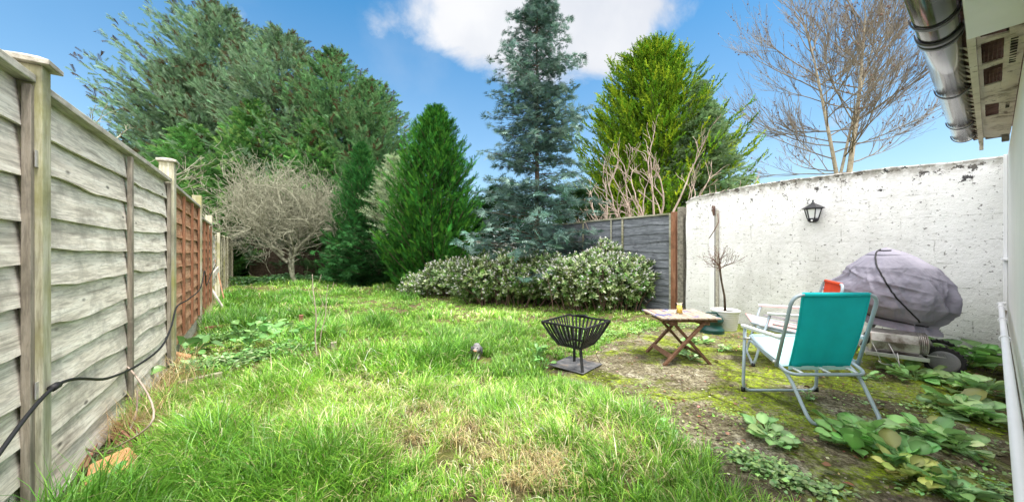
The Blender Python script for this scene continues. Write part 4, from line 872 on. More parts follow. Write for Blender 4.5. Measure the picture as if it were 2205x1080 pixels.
# ================================================================ VEGETATION
def rcol(base, n, var=0.25, hue=0.10, rg=rng):
    b_ = np.asarray(base, float)[None]*np.exp(rg.normal(0, var, (n, 1))); return np.clip(b_*np.exp(rg.normal(0, hue, (n, 3))), 0.002, 0.95)
# --- frond templates
def frond(kind):
    T = []; Fc = []
    def tri(a, b_, c_): k = len(T); T.extend([a, b_, c_]); Fc.append([k, k+1, k+2])
    if kind == 'spray':
        tri((0, -.03, 0), (1, 0, .02), (0, .03, 0))
        for k in range(6):
            x = 0.08+k*0.15; l = 0.42*(1-0.09*k*k/3-0.04*k)
            for s in (-1, 1): tri((x-.05, 0, 0), (x+.06, 0, 0), (x+l*0.75, s*l*0.62, -0.06-0.02*k))
    if kind == 'feather':
        for k in range(6):
            x = 0.05+k*0.13; l = 0.40-0.045*k
            for s in (-1, 1):
                tri((x-.03, -.02*s, 0), (x+.07, .02*s, 0.02), (x+l*0.55, s*l*0.85, -0.05-0.03*k)); tri((x+l*.18, s*l*.25, .03), (x+l*.38, s*l*.30, .0), (x+l*.72, s*l*.42, .06))
        tri((.68, -.04, 0), (1, 0, -.05), (.68, .04, 0))
    if kind == 'dense':
        for k in range(5):
            a = (k-2)*0.42; tri((0, -.05, 0), (math.cos(a), math.sin(a)*.75, .06*abs(k-2)), (0.0, .05, 0)); tri((.35*math.cos(a)-.03, .35*math.sin(a), 0), (.75*math.cos(a+.35), .75*math.sin(a+.35), -.08), (.5*math.cos(a), .5*math.sin(a), .02))
    if kind == 'needle':
        for k in range(9):
            x = k*0.1; an = k*2.4; l = 0.26*(1-0.05*k); tri((x-.03, 0, 0), (x+.05, 0, 0), (x+l*.8, l*math.cos(an), l*math.sin(an)))
        tri((0, -.025, 0), (1, 0, 0), (0, .025, 0)); tri((0, 0, -.025), (1, 0, 0), (0, 0, .025))
    if kind == 'rope':      # stout shaggy shoot
        for k in range(10):
            x = k*0.095; an = k*2.4; l = 0.20*(1-0.05*k); tri((x-.05, 0.03*math.cos(an+1.5), 0.03*math.sin(an+1.5)), (x+.09, -0.03*math.cos(an+1.5), -0.03*math.sin(an+1.5)), (x+l*1.1, l*math.cos(an), l*math.sin(an)))
        tri((0, -.05, 0), (1, 0, 0), (0, .05, 0)); tri((0, 0, -.05), (1, 0, 0), (0, 0, .05))
    return np.array(T, float), np.array(Fc)
FR = {k: frond(k) for k in ('spray', 'dense', 'needle', 'rope', 'feather')}
def conifer(name, label, base, height, prof, nb, nf, kind, size, base_col, tipcol=None, rise=0.25, droop=0.0, wlat=0.10, z0=0.05, lean=(0, 0), group=None, seed=1, trunk_r=None,
            blow=(0, 0), brown=0.0, s0=0.25, cat='conifer', flat=0.9, branch_r=0.012, vert=0.0, colvar=0.22, lobe=0.25):
    rg = np.random.default_rng(seed); t = empty(name, base, label, cat, group)
    pz = np.array([p[0] for p in prof]); pr = np.array([p[1] for p in prof])
    tt = np.sort(z0+(1-z0)*rg.random(nb)**0.9); az = (np.arange(nb)*2.39996+rg.normal(0, .3, nb))
    lob = 1+lobe*(2*vn(az*1.1+seed, tt*7, seed)-1)+0.13*rg.normal(0, 1, nb)
    rr = np.interp(tt, pz, pr)*np.clip(lob, 0.45, 1.5)
    wind = np.array([blow[0], blow[1]]); hv = np.stack([np.cos(az), np.sin(az)], 1)
    rr = rr*(1+np.maximum(0, hv@wind)); zt = tt*height; start = zt-rise*rr
    # curve: point(s)
    def pt(s, rr=rr, start=start, hv=hv):
        s_ = s[..., None]; r = rr[:, None]*s if s.ndim == 2 else rr*s
        z = start[:, None]+rise*rr[:, None]*s**1.4-droop*rr[:, None]*s**2.2
        x = hv[:, 0, None]*r+lean[0]*z; y = hv[:, 1, None]*r+lean[1]*z
        return np.stack([x, y, np.maximum(z, 0.02)], 2)
    K = 6; sb = np.tile(np.linspace(0, 0.93, K), (nb, 1)); bp = pt(sb)
    tr = trunk_r or height*0.016; b = MB()
    zs = np.linspace(-0.2, height*0.97, 12); b.tube([(lean[0]*z, lean[1]*z, z) for z in zs], np.interp(zs, [-0.2, height], [tr, 0.008]), 8); b.build('trunk', M['bark'], t)
    b = MB(); b.tubes(bp, np.linspace(1, 0.25, K)[None]*branch_r*(0.5+rr[:, None]/max(pr)), 4); b.build('branches', M['bark'], t)
    s = s0+(1-s0)*(np.arange(nf)[None]+rg.random((nb, nf)))/nf; p = pt(s); p2 = pt(s+0.05); d = unit(p2-p)
    lat = unit(np.cross(d, [0, 0, 1.0])); wl = wlat*(1.25-s*1.08)*(0.4+rr[:, None]); off = rg.normal(0, 1, s.shape)*wl
    p = p+lat*off[..., None]+np.stack([0*s, 0*s, rg.normal(0, 0.35, s.shape)*wl*0.6-np.abs(off)*droop*0.4], 2)
    d = unit(d+lat*(np.sign(off)*0.65*rg.random(s.shape))[..., None]+rg.normal(0, 0.34, p.shape)+np.array([0, 0, vert]))
    nrm = unit(np.array([0, 0, 1.0])*flat+rg.normal(0, 0.40, p.shape))
    n = s.size; clump = (fbm(p[..., 0]*1.1+seed, p[..., 2]*1.1+p[..., 1]*.7, seed)-0.5)*1.1
    c = np.asarray(base_col)[None]*np.exp(clump.reshape(-1, 1)*0.7+rg.normal(0, colvar, (n, 1)))*np.exp(rg.normal(0, 0.06, (n, 3)))
    if tipcol is not None:
        f_ = np.clip((rg.random(n)-0.55)*2.5, 0, 1)[:, None]*np.clip((s.reshape(-1, 1)-0.5)*2, 0, 1); c = c*(1-f_)+np.asarray(tipcol)[None]*f_
    if brown > 0:
        tb_ = np.repeat(tt, nf); f_ = ((s.reshape(-1) > 0.93) & (rg.random(n) < brown*0.8) & (tb_ > 0.45)).astype(float)[:, None]; c = c*(1-f_)+np.array([[0.085, 0.055, 0.03]])*f_
    T, TF = FR[kind]; b = MB(); ok = p.reshape(-1, 3)[:, 2] > 0.03
    b.inst(T, TF, p.reshape(-1, 3)[ok], d.reshape(-1, 3)[ok], nrm.reshape(-1, 3)[ok], (size*rg.uniform(0.6, 1.35, s.shape)*(0.65+0.5*(1-tt[:, None]))).reshape(-1)[ok], c[ok]); b.build('crown', M['needle'], t)
    return t
def at(u, Y, z=None): 
    x = (u-1102)/F*Y; return Vector((x, Y, float(gz(x, Y)) if z is None else z))
def zt_(v, Y): return H+(540-v)/F*Y
LEY = [(0, .85), (.2, 1.0), (.45, 1.05), (.65, .95), (.80, .74), (.91, .50), (1, .16)]
def sc_(pr, k): return [(a, b*k) for a, b in pr]
grpc = 'tall dark conifers at the end of the garden'
K1, K2, K3 = (0.165, 0.275, 0.155), (0.110, 0.235, 0.095), (0.090, 0.240, 0.060)
conifer('conifer', 'tallest blue green conifer in the row, its tip touching the top of the picture', at(478, 19), zt_(8, 19), sc_(LEY, 3.6), 560, 56, 'feather', 0.40, K1, rise=0.60, wlat=0.11, seed=11, blow=(-0.22, -0.1), brown=0.5, group=grpc, s0=0.2, tipcol=(0.30, 0.44, 0.30))
conifer('conifer', 'wide wind swept conifer at the left end of the row, branches thrown left', at(405, 17.5), zt_(125, 17.5), sc_(LEY, 2.4), 470, 54, 'feather', 0.38, K1, rise=0.62, wlat=0.11, seed=12, blow=(-0.30, -0.1), brown=0.6, group=grpc, s0=0.2, tipcol=(0.27, 0.38, 0.27))
conifer('conifer', 'conifer with blue tinted top just right of the tallest one', at(608, 18), zt_(62, 18), sc_(LEY, 3.2), 470, 54, 'feather', 0.38, K1, rise=0.55, wlat=0.11, seed=13, brown=0.4, group=grpc, s0=0.2, tipcol=(0.25, 0.36, 0.24))
conifer('conifer', 'dark conifer with ragged top behind the narrow dark green one', at(715, 17.5), zt_(105, 17.5), sc_(LEY, 2.8), 420, 52, 'feather', 0.37, K2, rise=0.60, wlat=0.11, seed=14, blow=(0.2, 0), brown=0.5, group=grpc, s0=0.2, tipcol=(0.20, 0.31, 0.14))
conifer('conifer', 'lowest conifer at the right end of the row, branches swept right', at(795, 17), zt_(168, 17), sc_(LEY, 2.2), 400, 48, 'feather', 0.36, K2, rise=0.60, wlat=0.11, seed=15, blow=(0.3, 0), brown=0.4, group=grpc, s0=0.2, tipcol=(0.19, 0.30, 0.14))
# lower leaf masses in front of the row
MID = [(0, .7), (.2, 1), (.5, .95), (.75, .65), (.9, .35), (1, .1)]
conifer('conifer', 'rich green conifer rising behind the brown fence, left of the bare apple tree', at(415, 15.0), zt_(265, 15), sc_(MID, 2.5), 270, 34, 'feather', 0.36, K3, rise=0.45, wlat=0.17, seed=16, group=grpc, tipcol=(0.24, 0.40, 0.12))
conifer('conifer', 'bright tipped conifer just behind the bare apple tree', at(545, 15.8), zt_(210, 15.8), sc_(MID, 2.1), 240, 34, 'feather', 0.36, K3, rise=0.45, wlat=0.17, seed=17, group=grpc, tipcol=(0.28, 0.44, 0.13), z0=0.35)
conifer('conifer', 'middle height conifer behind the right side of the bare apple tree', at(680, 15.8), zt_(250, 15.8), sc_(MID, 1.9), 220, 34, 'feather', 0.36, K3, rise=0.45, wlat=0.17, seed=18, group=grpc, tipcol=(0.24, 0.40, 0.12), z0=0.3)
# narrow dark green one
conifer('conifer', 'narrow dark green conifer between the bare apple tree and the dense green cone', at(778, 12.6), zt_(305, 12.6), [(0, .9), (.15, 1.15), (.4, 1.0), (.7, .68), (.9, .36), (1, .05)], 300, 24, 'spray', 0.26, (0.030, 0.125, 0.030), rise=0.8, wlat=0.16, seed=21, s0=0.2, tipcol=(0.07, 0.20, 0.04), cat='conifer', vert=0.3)
conifer('evergreen_shrub', 'low dark rounded evergreen at the foot of the narrow conifer', at(800, 11.8), zt_(470, 11.8), [(0, .9), (.3, 1.4), (.7, 1.2), (1, .3)], 190, 18, 'dense', 0.26, (0.028, 0.10, 0.028), rise=0.2, wlat=0.2, seed=22, s0=0.2, cat='shrub', z0=0.02)
conifer('pale_shrub', 'pale grey green feathery shrub half hidden behind the dense green cone', at(848, 12.2), zt_(330, 12.2), [(0, .7), (.3, .9), (.7, .8), (1, .15)], 260, 22, 'needle', 0.26, (0.34, 0.42, 0.26), rise=0.4, wlat=0.16, seed=23, s0=0.2, cat='shrub', z0=0.1)
# dense bright green cone
conifer('thuja', 'dense bright green cone shaped evergreen left of the tall blue green conifer', at(937, 10.2), zt_(224, 10.2), [(0, .9), (.12, 1.12), (.3, 1.18), (.5, 1.16), (.66, .98), (.8, .70), (.92, .40), (1, .16)], 760, 32, 'spray', 0.22, (0.030, 0.130, 0.020), rise=0.9, wlat=0.13, seed=24, s0=0.45, tipcol=(0.10, 0.28, 0.03), cat='evergreen', vert=0.35, lobe=0.45, z0=0.02, colvar=0.42)
# tall blue-green cypress
conifer('blue_cypress', 'tall open blue green conifer with slender pointed top behind the flowering shrubs', at(1156, 7.6), zt_(-14, 7.6), [(0, 1.1), (.12, 1.30), (.28, 1.32), (.40, 1.10), (.5, .92), (.67, .90), (.80, .78), (.88, .68), (.95, .45), (1, .14)], 250, 36, 'dense', 0.185, (0.105, 0.185, 0.158), rise=0.25, droop=0.18, wlat=0.15, seed=25, s0=0.12, cat='conifer', z0=0.10, branch_r=0.010, lobe=0.42, tipcol=(0.30, 0.42, 0.38), trunk_r=0.075, colvar=0.35)
# yellow-green conifer and grey green one beyond the slate fence
conifer('golden_conifer', 'bright yellow green conifer with upswept shaggy shoots beyond the slate fence', at(1402, 13.5), zt_(92, 13.5), [(0, 2.0), (.25, 2.6), (.5, 2.75), (.68, 2.3), (.82, 1.75), (.92, 1.15), (1, .4)], 560, 46, 'rope', 0.42, (0.10, 0.21, 0.014), rise=0.70, wlat=0.12, seed=26, s0=0.25, blow=(0.1, 0), tipcol=(0.40, 0.50, 0.03), vert=0.25, colvar=0.35, lobe=0.4)
conifer('grey_cypress', 'soft grey green conifer to the right of the bright yellow green one', at(1508, 12.0), zt_(172, 12.0), [(0, 1.8), (.3, 1.85), (.55, 1.35), (.75, .85), (.9, .36), (1, .05)], 380, 36, 'feather', 0.26, (0.17, 0.27, 0.13), rise=0.3, droop=0.15, wlat=0.17, seed=27, tipcol=(0.30, 0.42, 0.22))
conifer('hedge_shrub', 'dark evergreen mass low between the dense green cone and the slate fence', at(1075, 11.5), zt_(400, 11.5), [(0, 1.6), (.3, 1.7), (.7, 1.4), (1, .3)], 170, 18, 'dense', 0.34, (0.03, 0.08, 0.03), rise=0.2, wlat=0.2, seed=28, s0=0.2, cat='shrub', z0=0.02)
conifer('hedge_shrub', 'dark evergreen mass behind the slate fence and tan dry stems', at(1245, 10.8), zt_(405, 10.8), [(0, 1.6), (.3, 1.7), (.7, 1.4), (1, .3)], 170, 18, 'dense', 0.34, (0.035, 0.08, 0.03), rise=0.2, wlat=0.2, seed=29, s0=0.2, cat='shrub', z0=0.02)

# --- bare trees
def bare_tree(name, label, base, stems, depth, mat, seed, spread, up, kids, shrink, rs=0.62, K=6, wob=0.10, minr=0.004, along=0.3, group=None, cat='tree', buds=None, twigmat=None, mains=None, env=None):
    rg = np.random.default_rng(seed); t = empty(name, base, label, cat, group); o_ = []
    for (off, d, ln_, r) in stems: grow(np.array(off, float), unit(np.array(d, float)), ln_, r, depth, o_, rg, spread, up, kids, shrink, K, wob, minr, along, rs)
    if env:
        c_, r_ = np.array(env[0]), np.array(env[1]); o_ = [o for o in o_ if np.linalg.norm((o[0][-1]-c_)/r_) < 1.0+rg.normal(0, .16)]
    b = MB()
    if mains: b.tubes(np.stack([o[0] for o in mains]), np.stack([o[1] for o in mains]), 9)
    else: tubes_from(o_, b, lambda d: 8, lambda d: d == depth)
    b.build('trunk', mat, t)
    b = MB(); tubes_from(o_, b, lambda d: 5 if d > 1 else 3, lambda d: d < depth or mains is not None); 
    b.build('crown', twigmat or mat, t)
    if buds:
        tp = np.concatenate([o[0][1:] for o in o_ if o[2] <= 1]); sel = tp[rg.random(len(tp)) < buds[0]]; n = len(sel)
        b = MB(); b.inst(oc, of, sel+rg.normal(0, .02, (n, 3)), rg.normal(0, 1, (n, 3)), rg.normal(0, 1, (n, 3)), buds[1]*rg.uniform(.6, 1.4, n), np.tile([0.07, 0.045, 0.035], (n, 1))); b.build('seed_pods', M['twig'], t)
    return t
pb = at(1808, 15.5)
rgp = np.random.default_rng(55); mains = [((0, 0, 0), (0.01, 0, 1), 11.5, 0.16), ((-0.02, 0, 4.0), (-0.17, 0, 1), 7.0, 0.085), ((0.03, 0, 4.7), (0.24, 0.0, 1), 6.4, 0.06)]; stems = []; mo = []
for m_i, (o0, d0, l0, r0) in enumerate(mains):
    grow(np.array(o0, float), unit(np.array(d0, float)), l0, r0, 0, mo, rgp, minr=0.025, K=9, wob=0.012, up=0.0); pts_ = mo[-1][0]
    lo = 0.40 if m_i == 0 else 0.12
    for k in range(16):
        t_ = lo+(1-lo)*(k+rgp.random())/16; q_ = t_*8; i_ = min(7, int(q_)); p_ = pts_[i_]*(1-q_+i_)+pts_[i_+1]*(q_-i_)
        az_ = (0 if (k+m_i) % 2 else PI)+rgp.normal(0, .75); hh = (p_[2]-4.4)/6.0; an_ = R(np.clip(80-48*hh+rgp.normal(0, 8), 18, 88)); stems.append((tuple(p_), (math.cos(az_)*math.sin(an_), math.sin(az_)*math.sin(an_), math.cos(an_)), (3.3-1.2*max(0, hh))*rgp.uniform(.8, 1.15), 0.030))
bare_tree('plane_tree', 'large leafless pale barked tree fanning out above the white wall', pb, stems, 3, M['paleb'], 5, 0.42, 0.13, (4, 6), 0.60, rs=0.5, minr=0.0058, buds=(0.025, 0.035), twigmat=bark('plane twigs', (0.09, 0.075, 0.06), (0.25, 0.215, 0.17), (0.44, 0.40, 0.32), 1.2), K=7, wob=0.07, along=0.12, mains=mo)
ap = at(640, 12.3)
rgp = np.random.default_rng(56); mo = []
for o0, d0, l0 in (((0, 0, -.1), (-0.55, 0, 1), 2.1), ((-0.15, 0, 0.3), (0.0, 0.1, 1), 1.7), ((-.35, 0, .75), (-1.0, 0, 0.75), 1.9), ((-.5, 0, 1.0), (-0.3, -.5, 1), 1.5), ((-.1, 0, 1.1), (0.8, 0, 0.8), 1.3), ((-.7, 0, 1.3), (-.9, .3, 1), 1.4)): grow(np.array(o0, float), unit(np.array(d0, float)), l0, 0.085 if len(mo) < 1 else 0.05, 0, mo, rgp, minr=0.03, K=7, wob=0.12, up=0.02)
stems = []
for k in range(62):
    q_ = mo[rgp.integers(0, 6)][0]; p_ = q_[rgp.integers(3, 7)]; d_ = rgp.normal(0, 1, 3); d_[2] = abs(d_[2])*0.9-0.15; stems.append((tuple(p_), tuple(d_), rgp.uniform(1.2, 1.9), 0.024))
bare_tree('apple_tree', 'leafless lichen grey apple tree with dense tangled twigs at the end of the lawn', ap, stems, 3, M['lichen'], 8, 0.85, 0.16, (4, 6), 0.68, rs=0.55, K=5, wob=0.22, minr=0.0055, along=0.15, mains=mo, env=((-0.92, 0, 2.65), (2.5, 2.0, 2.0)))
stems = [((0, 0, 0), (0.05, 0, 1), 1.5, 0.06), ((0, 0, 1.2), (0.65, -0.1, 0.9), 1.3, 0.045), ((0, 0, 1.1), (-0.35, 0, 1), 1.2, 0.045), ((0.1, 0, 1.5), (0.2, 0.1, 1), 1.0, 0.04), ((-0.1, 0, 1.3), (-0.8, -0.1, 0.9), 0.9, 0.035), ((0, 0, 1.4), (0.9, 0, 0.7), 1.2, 0.04)]
bare_tree('sumac_tree', 'leafless antler branched small tree with forked stem showing above the slate fence', at(1412, 8.3), [(a, b_, c_*1.0, d_*.75) for a, b_, c_, d_ in stems], 4, M['sumac'], 14, 0.55, 0.10, (2, 3), 0.64, rs=0.66, K=5, wob=0.14, minr=0.006)
bare_tree('sumac_tree', 'smaller leafless pale branched tree left of the forked one above the slate fence', at(1352, 8.1), [((0, 0, 0), (-0.1, 0, 1), 1.4, 0.05), ((0, 0, 1.1), (-0.5, 0, 1), 1.0, 0.035), ((0, 0, 1.2), (0.35, 0, 1), 1.1, 0.035), ((-.1, 0, 1.3), (-0.8, 0.1, 0.7), 0.9, 0.03)], 4, M['sumac'], 15, 0.55, 0.10, (2, 3), 0.66, rs=0.62, K=5, wob=0.16, minr=0.0055)
stems = [((x, 0.1*math.sin(x*9), 0), (0.25*math.sin(x*7), 0, 1), 1.5, 0.009) for x in np.linspace(-0.7, 0.8, 34)]
bare_tree('dry_shrub', 'tangle of tan dry stems just above the left part of the slate fence', at(1320, 8.9), stems, 2, M['sumac'], 16, 0.6, 0.05, (4, 5), 0.40, K=5, wob=0.16, minr=0.0045, cat='shrub')
bare_tree('bare_shrub', 'bare brown twiggy tree peeping over the top of the near left fence', at(168, 8.5), [((0, 0, 1.0), (-0.25, 0, 1), 2.3, 0.05), ((0, 0, 1.2), (0.2, 0, 1), 2.0, 0.05), ((0, 0, 1.4), (0.55, 0, 1), 1.9, 0.04), ((0, 0, 0), (0, 0, 1), 1.8, 0.06)], 4, M['lichen'], 17, 0.5, 0.1, (3, 3), 0.55, K=5, wob=0.2, minr=0.006)

# --- flowering shrubs
def leaf_t(w=0.30, fold=0.10, curl=0.15):
    T = [(0, 0, 0), (.25, -w*.72, fold), (.25, w*.72, fold), (.25, 0, 0), (.6, -w, fold), (.6, w, fold), (.6, 0, 0), (1, 0, -curl)]
    Fq = [[0, 1, 3], [0, 3, 2], [1, 4, 6], [1, 6, 3], [3, 6, 5], [3, 5, 2], [4, 7, 6], [6, 7, 5]]
    return np.array(T, float), np.array(Fq)
def flower_shrub(label, base, lumps, nshoot, seed, group):
    rg = np.random.default_rng(seed); t = empty('flowering_shrub', base, label, 'shrub', group); LT, LF = leaf_t(0.16, 0.03, 0.12)
    P_ = []; D_ = []
    w = np.array([l[3]*l[4]+l[5]*l[3] for l in lumps]); w /= w.sum()
    for l, k in zip(lumps, rg.multinomial(nshoot, w)):
        d = unit(rg.normal(0, 1, (k, 3))+np.array([0, -0.25, 0.35])); r = rg.uniform(0.55, 1.0, k)**0.6*(1+0.13*rg.normal(0, 1, k)); p = np.array(l[:3])+d*np.array(l[3:])*r[:, None]; P_.append(p); D_.append(unit(d+np.array([0, 0, 0.35])+rg.normal(0, .25, d.shape)))
    Pp = np.concatenate(P_); Dd = np.concatenate(D_); ok = Pp[:, 2] > 0.06; Pp, Dd = Pp[ok], Dd[ok]; n = len(Pp)
    b = MB(); st_ = []; 
    for k in range(70):
        e = Pp[rg.integers(n)]; s_ = np.array([e[0]*.7+rg.normal(0, .1), e[1]*.6, 0.0]); st_.append(np.stack([s_, s_*.6+e*.4+np.array([0, 0, .05]), e*.8+s_*.2, e]))
    b.tubes(np.array(st_), np.tile(np.linspace(0.012, 0.004, 4), (len(st_), 1)), 4); b.build('stems', M['twig'], t)
    L_ = 10; pos = np.repeat(Pp, L_, 0); ax = np.repeat(Dd, L_, 0); k = np.tile(np.arange(L_), n); az = k*2.4+np.repeat(rg.uniform(0, 6, n), L_)
    e1 = unit(np.cross(ax, [0.2, 0.9, 0.3])); e2 = np.cross(ax, e1); rad_ = e1*np.cos(az)[:, None]+e2*np.sin(az)[:, None]; spreadk = 0.35+0.1*(L_-k)[:, None]
    d = unit(ax*0.9+rad_*spreadk*1.2); pos = pos-ax*((L_-k)*0.006)[:, None]
    cc = np.repeat(rcol((0.12, 0.20, 0.055), n, 0.35, 0.12, rg), L_, 0); lt = (rg.random(len(pos)) < 0.22)[:, None]; cc = np.where(lt, cc*0+np.array([[0.42, 0.50, 0.26]])*rg.uniform(.7, 1.3, (len(pos), 1)), cc)
    b = MB(); b.inst(LT, LF, pos, d, ax, rg.uniform(0.05, 0.085, len(pos)), cc, 1.25); b.build('foliage', M['gleaf'], t)
    fs = rg.random(n) < 0.55*np.clip((Dd[:, 2]+0.7), 0, 1); q = Pp[fs]; qd = Dd[fs]; m_ = len(q); K = 9; pos = np.repeat(q, K, 0); ax = np.repeat(qd, K, 0); k = np.tile(np.arange(K), m_)
    pos = pos+ax*(0.008+k*0.0058)[:, None]+rg.normal(0, 0.005, pos.shape); fc = np.tile([0.82, 0.80, 0.82], (len(pos), 1))*rg.uniform(0.7, 1.05, (len(pos), 1))
    b = MB(); b.inst(oc*np.array([1, .6, .6]), of, pos, rg.normal(0, 1, pos.shape)+ax, rg.normal(0, 1, pos.shape), 0.013*rg.uniform(.7, 1.4, len(pos)), fc); b.build('flowers', M['leaf'], t)
    return t
gf = 'white flowering shrubs in front of the conifers'
flower_shrub('low left white flowering shrub beside the dense green cone', at(935, 8.2), [(-0.30, 0, 0.25, .50, .45, .34), (0.15, -.1, 0.42, .50, .45, .42), (0.45, 0, .55, .35, .4, .38)], 1000, 1, gf)
flower_shrub('broad middle white flowering shrub in front of the tall blue green conifer', at(1110, 7.0), [(-0.60, .1, 0.52, .62, .5, .50), (0.1, -.1, 0.58, .68, .55, .50), (0.65, -.05, 0.56, .58, .5, .50), (-.15, .1, .80, .45, .35, .30), (-1.05, .3, .50, .5, .45, .42)], 2500, 2, gf)
flower_shrub('tallest right white flowering shrub reaching up against the slate fence', at(1310, 6.25), [(-0.35, -.1, 0.55, .60, .5, .50), (0.25, -.05, 0.52, .55, .45, .48), (0.05, .2, 0.92, .32, .3, .36), (0.55, .0, .62, .36, .3, .34), (-.2, .1, .85, .3, .3, .3), (-.75, 0, .55, .5, .45, .42)], 2300, 3, gf)
# --- leafy weeds on the patio and in the beds
LT2, LF2 = leaf_t(0.34, 0.07, 0.10)
def lobed():
    xs = np.linspace(0, 1, 9); w = 0.02+0.30*np.sin(np.clip((xs-0.12)/0.88, 0, 1)*PI)**0.75*(1+0.10*np.sin(xs*26)); w[:2] = 0.015; w[-1] = 0.0; T = []
    for k, x in enumerate(xs): zc = 0.02*math.sin(k*1.7); T += [(x, -w[k], 0.10*w[k]/0.3+zc), (x, 0, -0.01-0.12*x*x), (x, w[k], 0.10*w[k]/0.3-zc)]
    Fq = []
    for k in range(8):
        for s in (0, 1): a = k*3+s; Fq.append([a, a+1, a+4, a+3])
    return np.array(T, float), np.array(Fq)
LB, LBF = lobed()
def rosette(label, p, n, rad, size, col, seed, group, name='leafy_weed', hgt=0.06, spreadpts=1):
    rg = np.random.default_rng(seed); b = MB(); cen = rg.normal(0, 1, (spreadpts, 2))*rad*(0.50 if n < 30 else 0.36)*(spreadpts > 1); ci = rg.integers(0, spreadpts, n)
    az = np.arange(n)*2.4+rg.normal(0, .4, n); el = np.clip(rg.normal(0.45, 0.38, n), -0.1, 1.3); t0 = rg.uniform(0.1, 0.5, n)
    d = np.stack([np.cos(az)*np.cos(el), np.sin(az)*np.cos(el), np.sin(el)], 1); r0 = rad*rg.uniform(0.05, 0.55, n)
    pos = np.stack([cen[ci, 0]+np.cos(az)*r0, cen[ci, 1]+np.sin(az)*r0, hgt*rg.uniform(0.15, 1.0, n)], 1)
    st_ = np.stack([np.stack([cen[ci, 0], cen[ci, 1], 0*az], 1), (np.stack([cen[ci, 0], cen[ci, 1], 0*az], 1)+pos)/2+np.array([0, 0, .01]), pos], 1)
    b.tubes(st_, np.full((n, 3), 0.0028), 4, np.tile(np.array(col)*1.1, (n, 1)))
    d = unit(d*np.array([1, 1, 0.55])); b.inst(LB, LBF, pos, d, np.stack([rg.normal(0, .25, n)-d[:, 0]*.3, rg.normal(0, .25, n)-d[:, 1]*.3, 1+0*az], 1), size*0.84*rg.uniform(0.5, 1.3, n), np.where((rg.random(n) < .035)[:, None], np.array([[0.34, 0.36, 0.10]])*rg.uniform(.5, 1.1, (n, 1)), rcol(col, n, 0.26, 0.08, rg)), rg.uniform(.9, 1.35, n), tv=np.tile([1.12, 1.5, 0.9], 9))
    o = b.build(name, M['gleaf'], loc=p, smooth=True); return tag(o, label, 'weed', group)
gw = 'broad leaved weeds growing through the patio'
lc = (0.29, 0.48, 0.18)
for k, (u, v, n, rad, sz, lab, sp2) in enumerate((
    (2120, 800, 44, 0.30, 0.19, 'large round leaved weed clump behind the barbecue wheel beside the pipe', 3),
    (1965, 765, 12, 0.12, 0.13, 'small weed between the barbecue wheel and the metal box', 1),
    (2010, 832, 40, 0.24, 0.15, 'pale green weed clump below the barbecue wheel', 3),
    (2005, 880, 40, 0.19, 0.14, 'bright weed clump in the middle of the line, right of the teal chair', 2),
    (2110, 850, 12, 0.16, 0.16, 'flat weed with few long leaves right of the middle clumps', 1),
    (2090, 905, 12, 0.14, 0.13, 'sparse flat weed near the pipe at the right edge', 1),
    (1990, 955, 46, 0.16, 0.11, 'dense weed clump with narrow leaves right of the chair foot', 3),
    (1880, 975, 46, 0.17, 0.12, 'largest round leaved weed clump in front of the chair foot', 3),
    (1800, 940, 18, 0.11, 0.10, 'weed clump touching the rear foot of the teal chair', 2),
    (1650, 950, 22, 0.12, 0.09, 'small leafy weed clump left of the teal chair rear foot', 2),
    (1955, 1040, 26, 0.13, 0.09, 'yellowing weed clump low at the bottom right', 2),
    (2040, 1068, 22, 0.10, 0.09, 'glossy weed clump at the bottom edge on the right', 2),
    (1520, 745, 16, 0.14, 0.10, 'small weed behind the right legs of the wooden table', 2),
    (1470, 770, 14, 0.12, 0.09, 'small weed under the wooden table', 2),
    (1860, 820, 10, 0.12, 0.08, 'little flat weed on the moss beyond the teal chair', 1),
    (1400, 925, 12, 0.09, 0.05, 'tiny weed at the lawn edge of the patio', 2),
    (1560, 760, 10, 0.08, 0.06, 'tiny weed near the front foot of the pink chair', 1),
    (1740, 868, 6, 0.06, 0.045, 'tiny weed at the front bar of the teal chair', 1))):
    p = G(u, v); p.z = 0.02; rosette(lab, p, int(n*1.5), rad, sz, (lc if k not in (0, 7) else (0.19, 0.38, 0.11)) if k != 10 else (0.42, 0.50, 0.16), 100+k, gw, hgt=0.05 if k else 0.16, spreadpts=sp2)
gl_ = 'leafy weeds in the old bed by the left fence'
for k, (u, v, n, rad, sz, lab) in enumerate(((405, 765, 16, 0.22, 0.20, 'big dark leaved weed at the foot of the second fence post'), (300, 760, 8, 0.13, 0.13, 'drooping green leaves hanging over the cable by the grey fence'),
    (570, 715, 40, 0.38, 0.15, 'wide dark leafy weed patch beyond the long grass'), (560, 745, 46, 0.40, 0.16, 'flat row of broad leaves in the middle of the old bed'), (430, 800, 40, 0.25, 0.07, 'low patch of small silvery leaves near the small brick'),
    (640, 735, 26, 0.28, 0.14, 'leafy weed running towards the bare sapling stem'), (240, 1075, 16, 0.12, 0.09, 'small dark weed at the bottom left corner by the post'), (1155, 775, 14, 0.14, 0.09, 'small weed in the grass left of the fire basket'), (1170, 800, 10, 0.12, 0.07, 'tiny broad leaved weed beside the ash plate'))):
    p = G(u, v); p.z = 0.02+float(gz(p.x, p.y))
    if k == 1: p = G(300, 752, 0.33); p.z = 0.0
    rosette(lab, p, n, rad, sz, (0.15, 0.32, 0.09) if k != 4 else (0.30, 0.44, 0.20), 200+k, gl_, hgt=0.10 if k != 1 else 0.40, spreadpts=3 if n > 14 else 1)
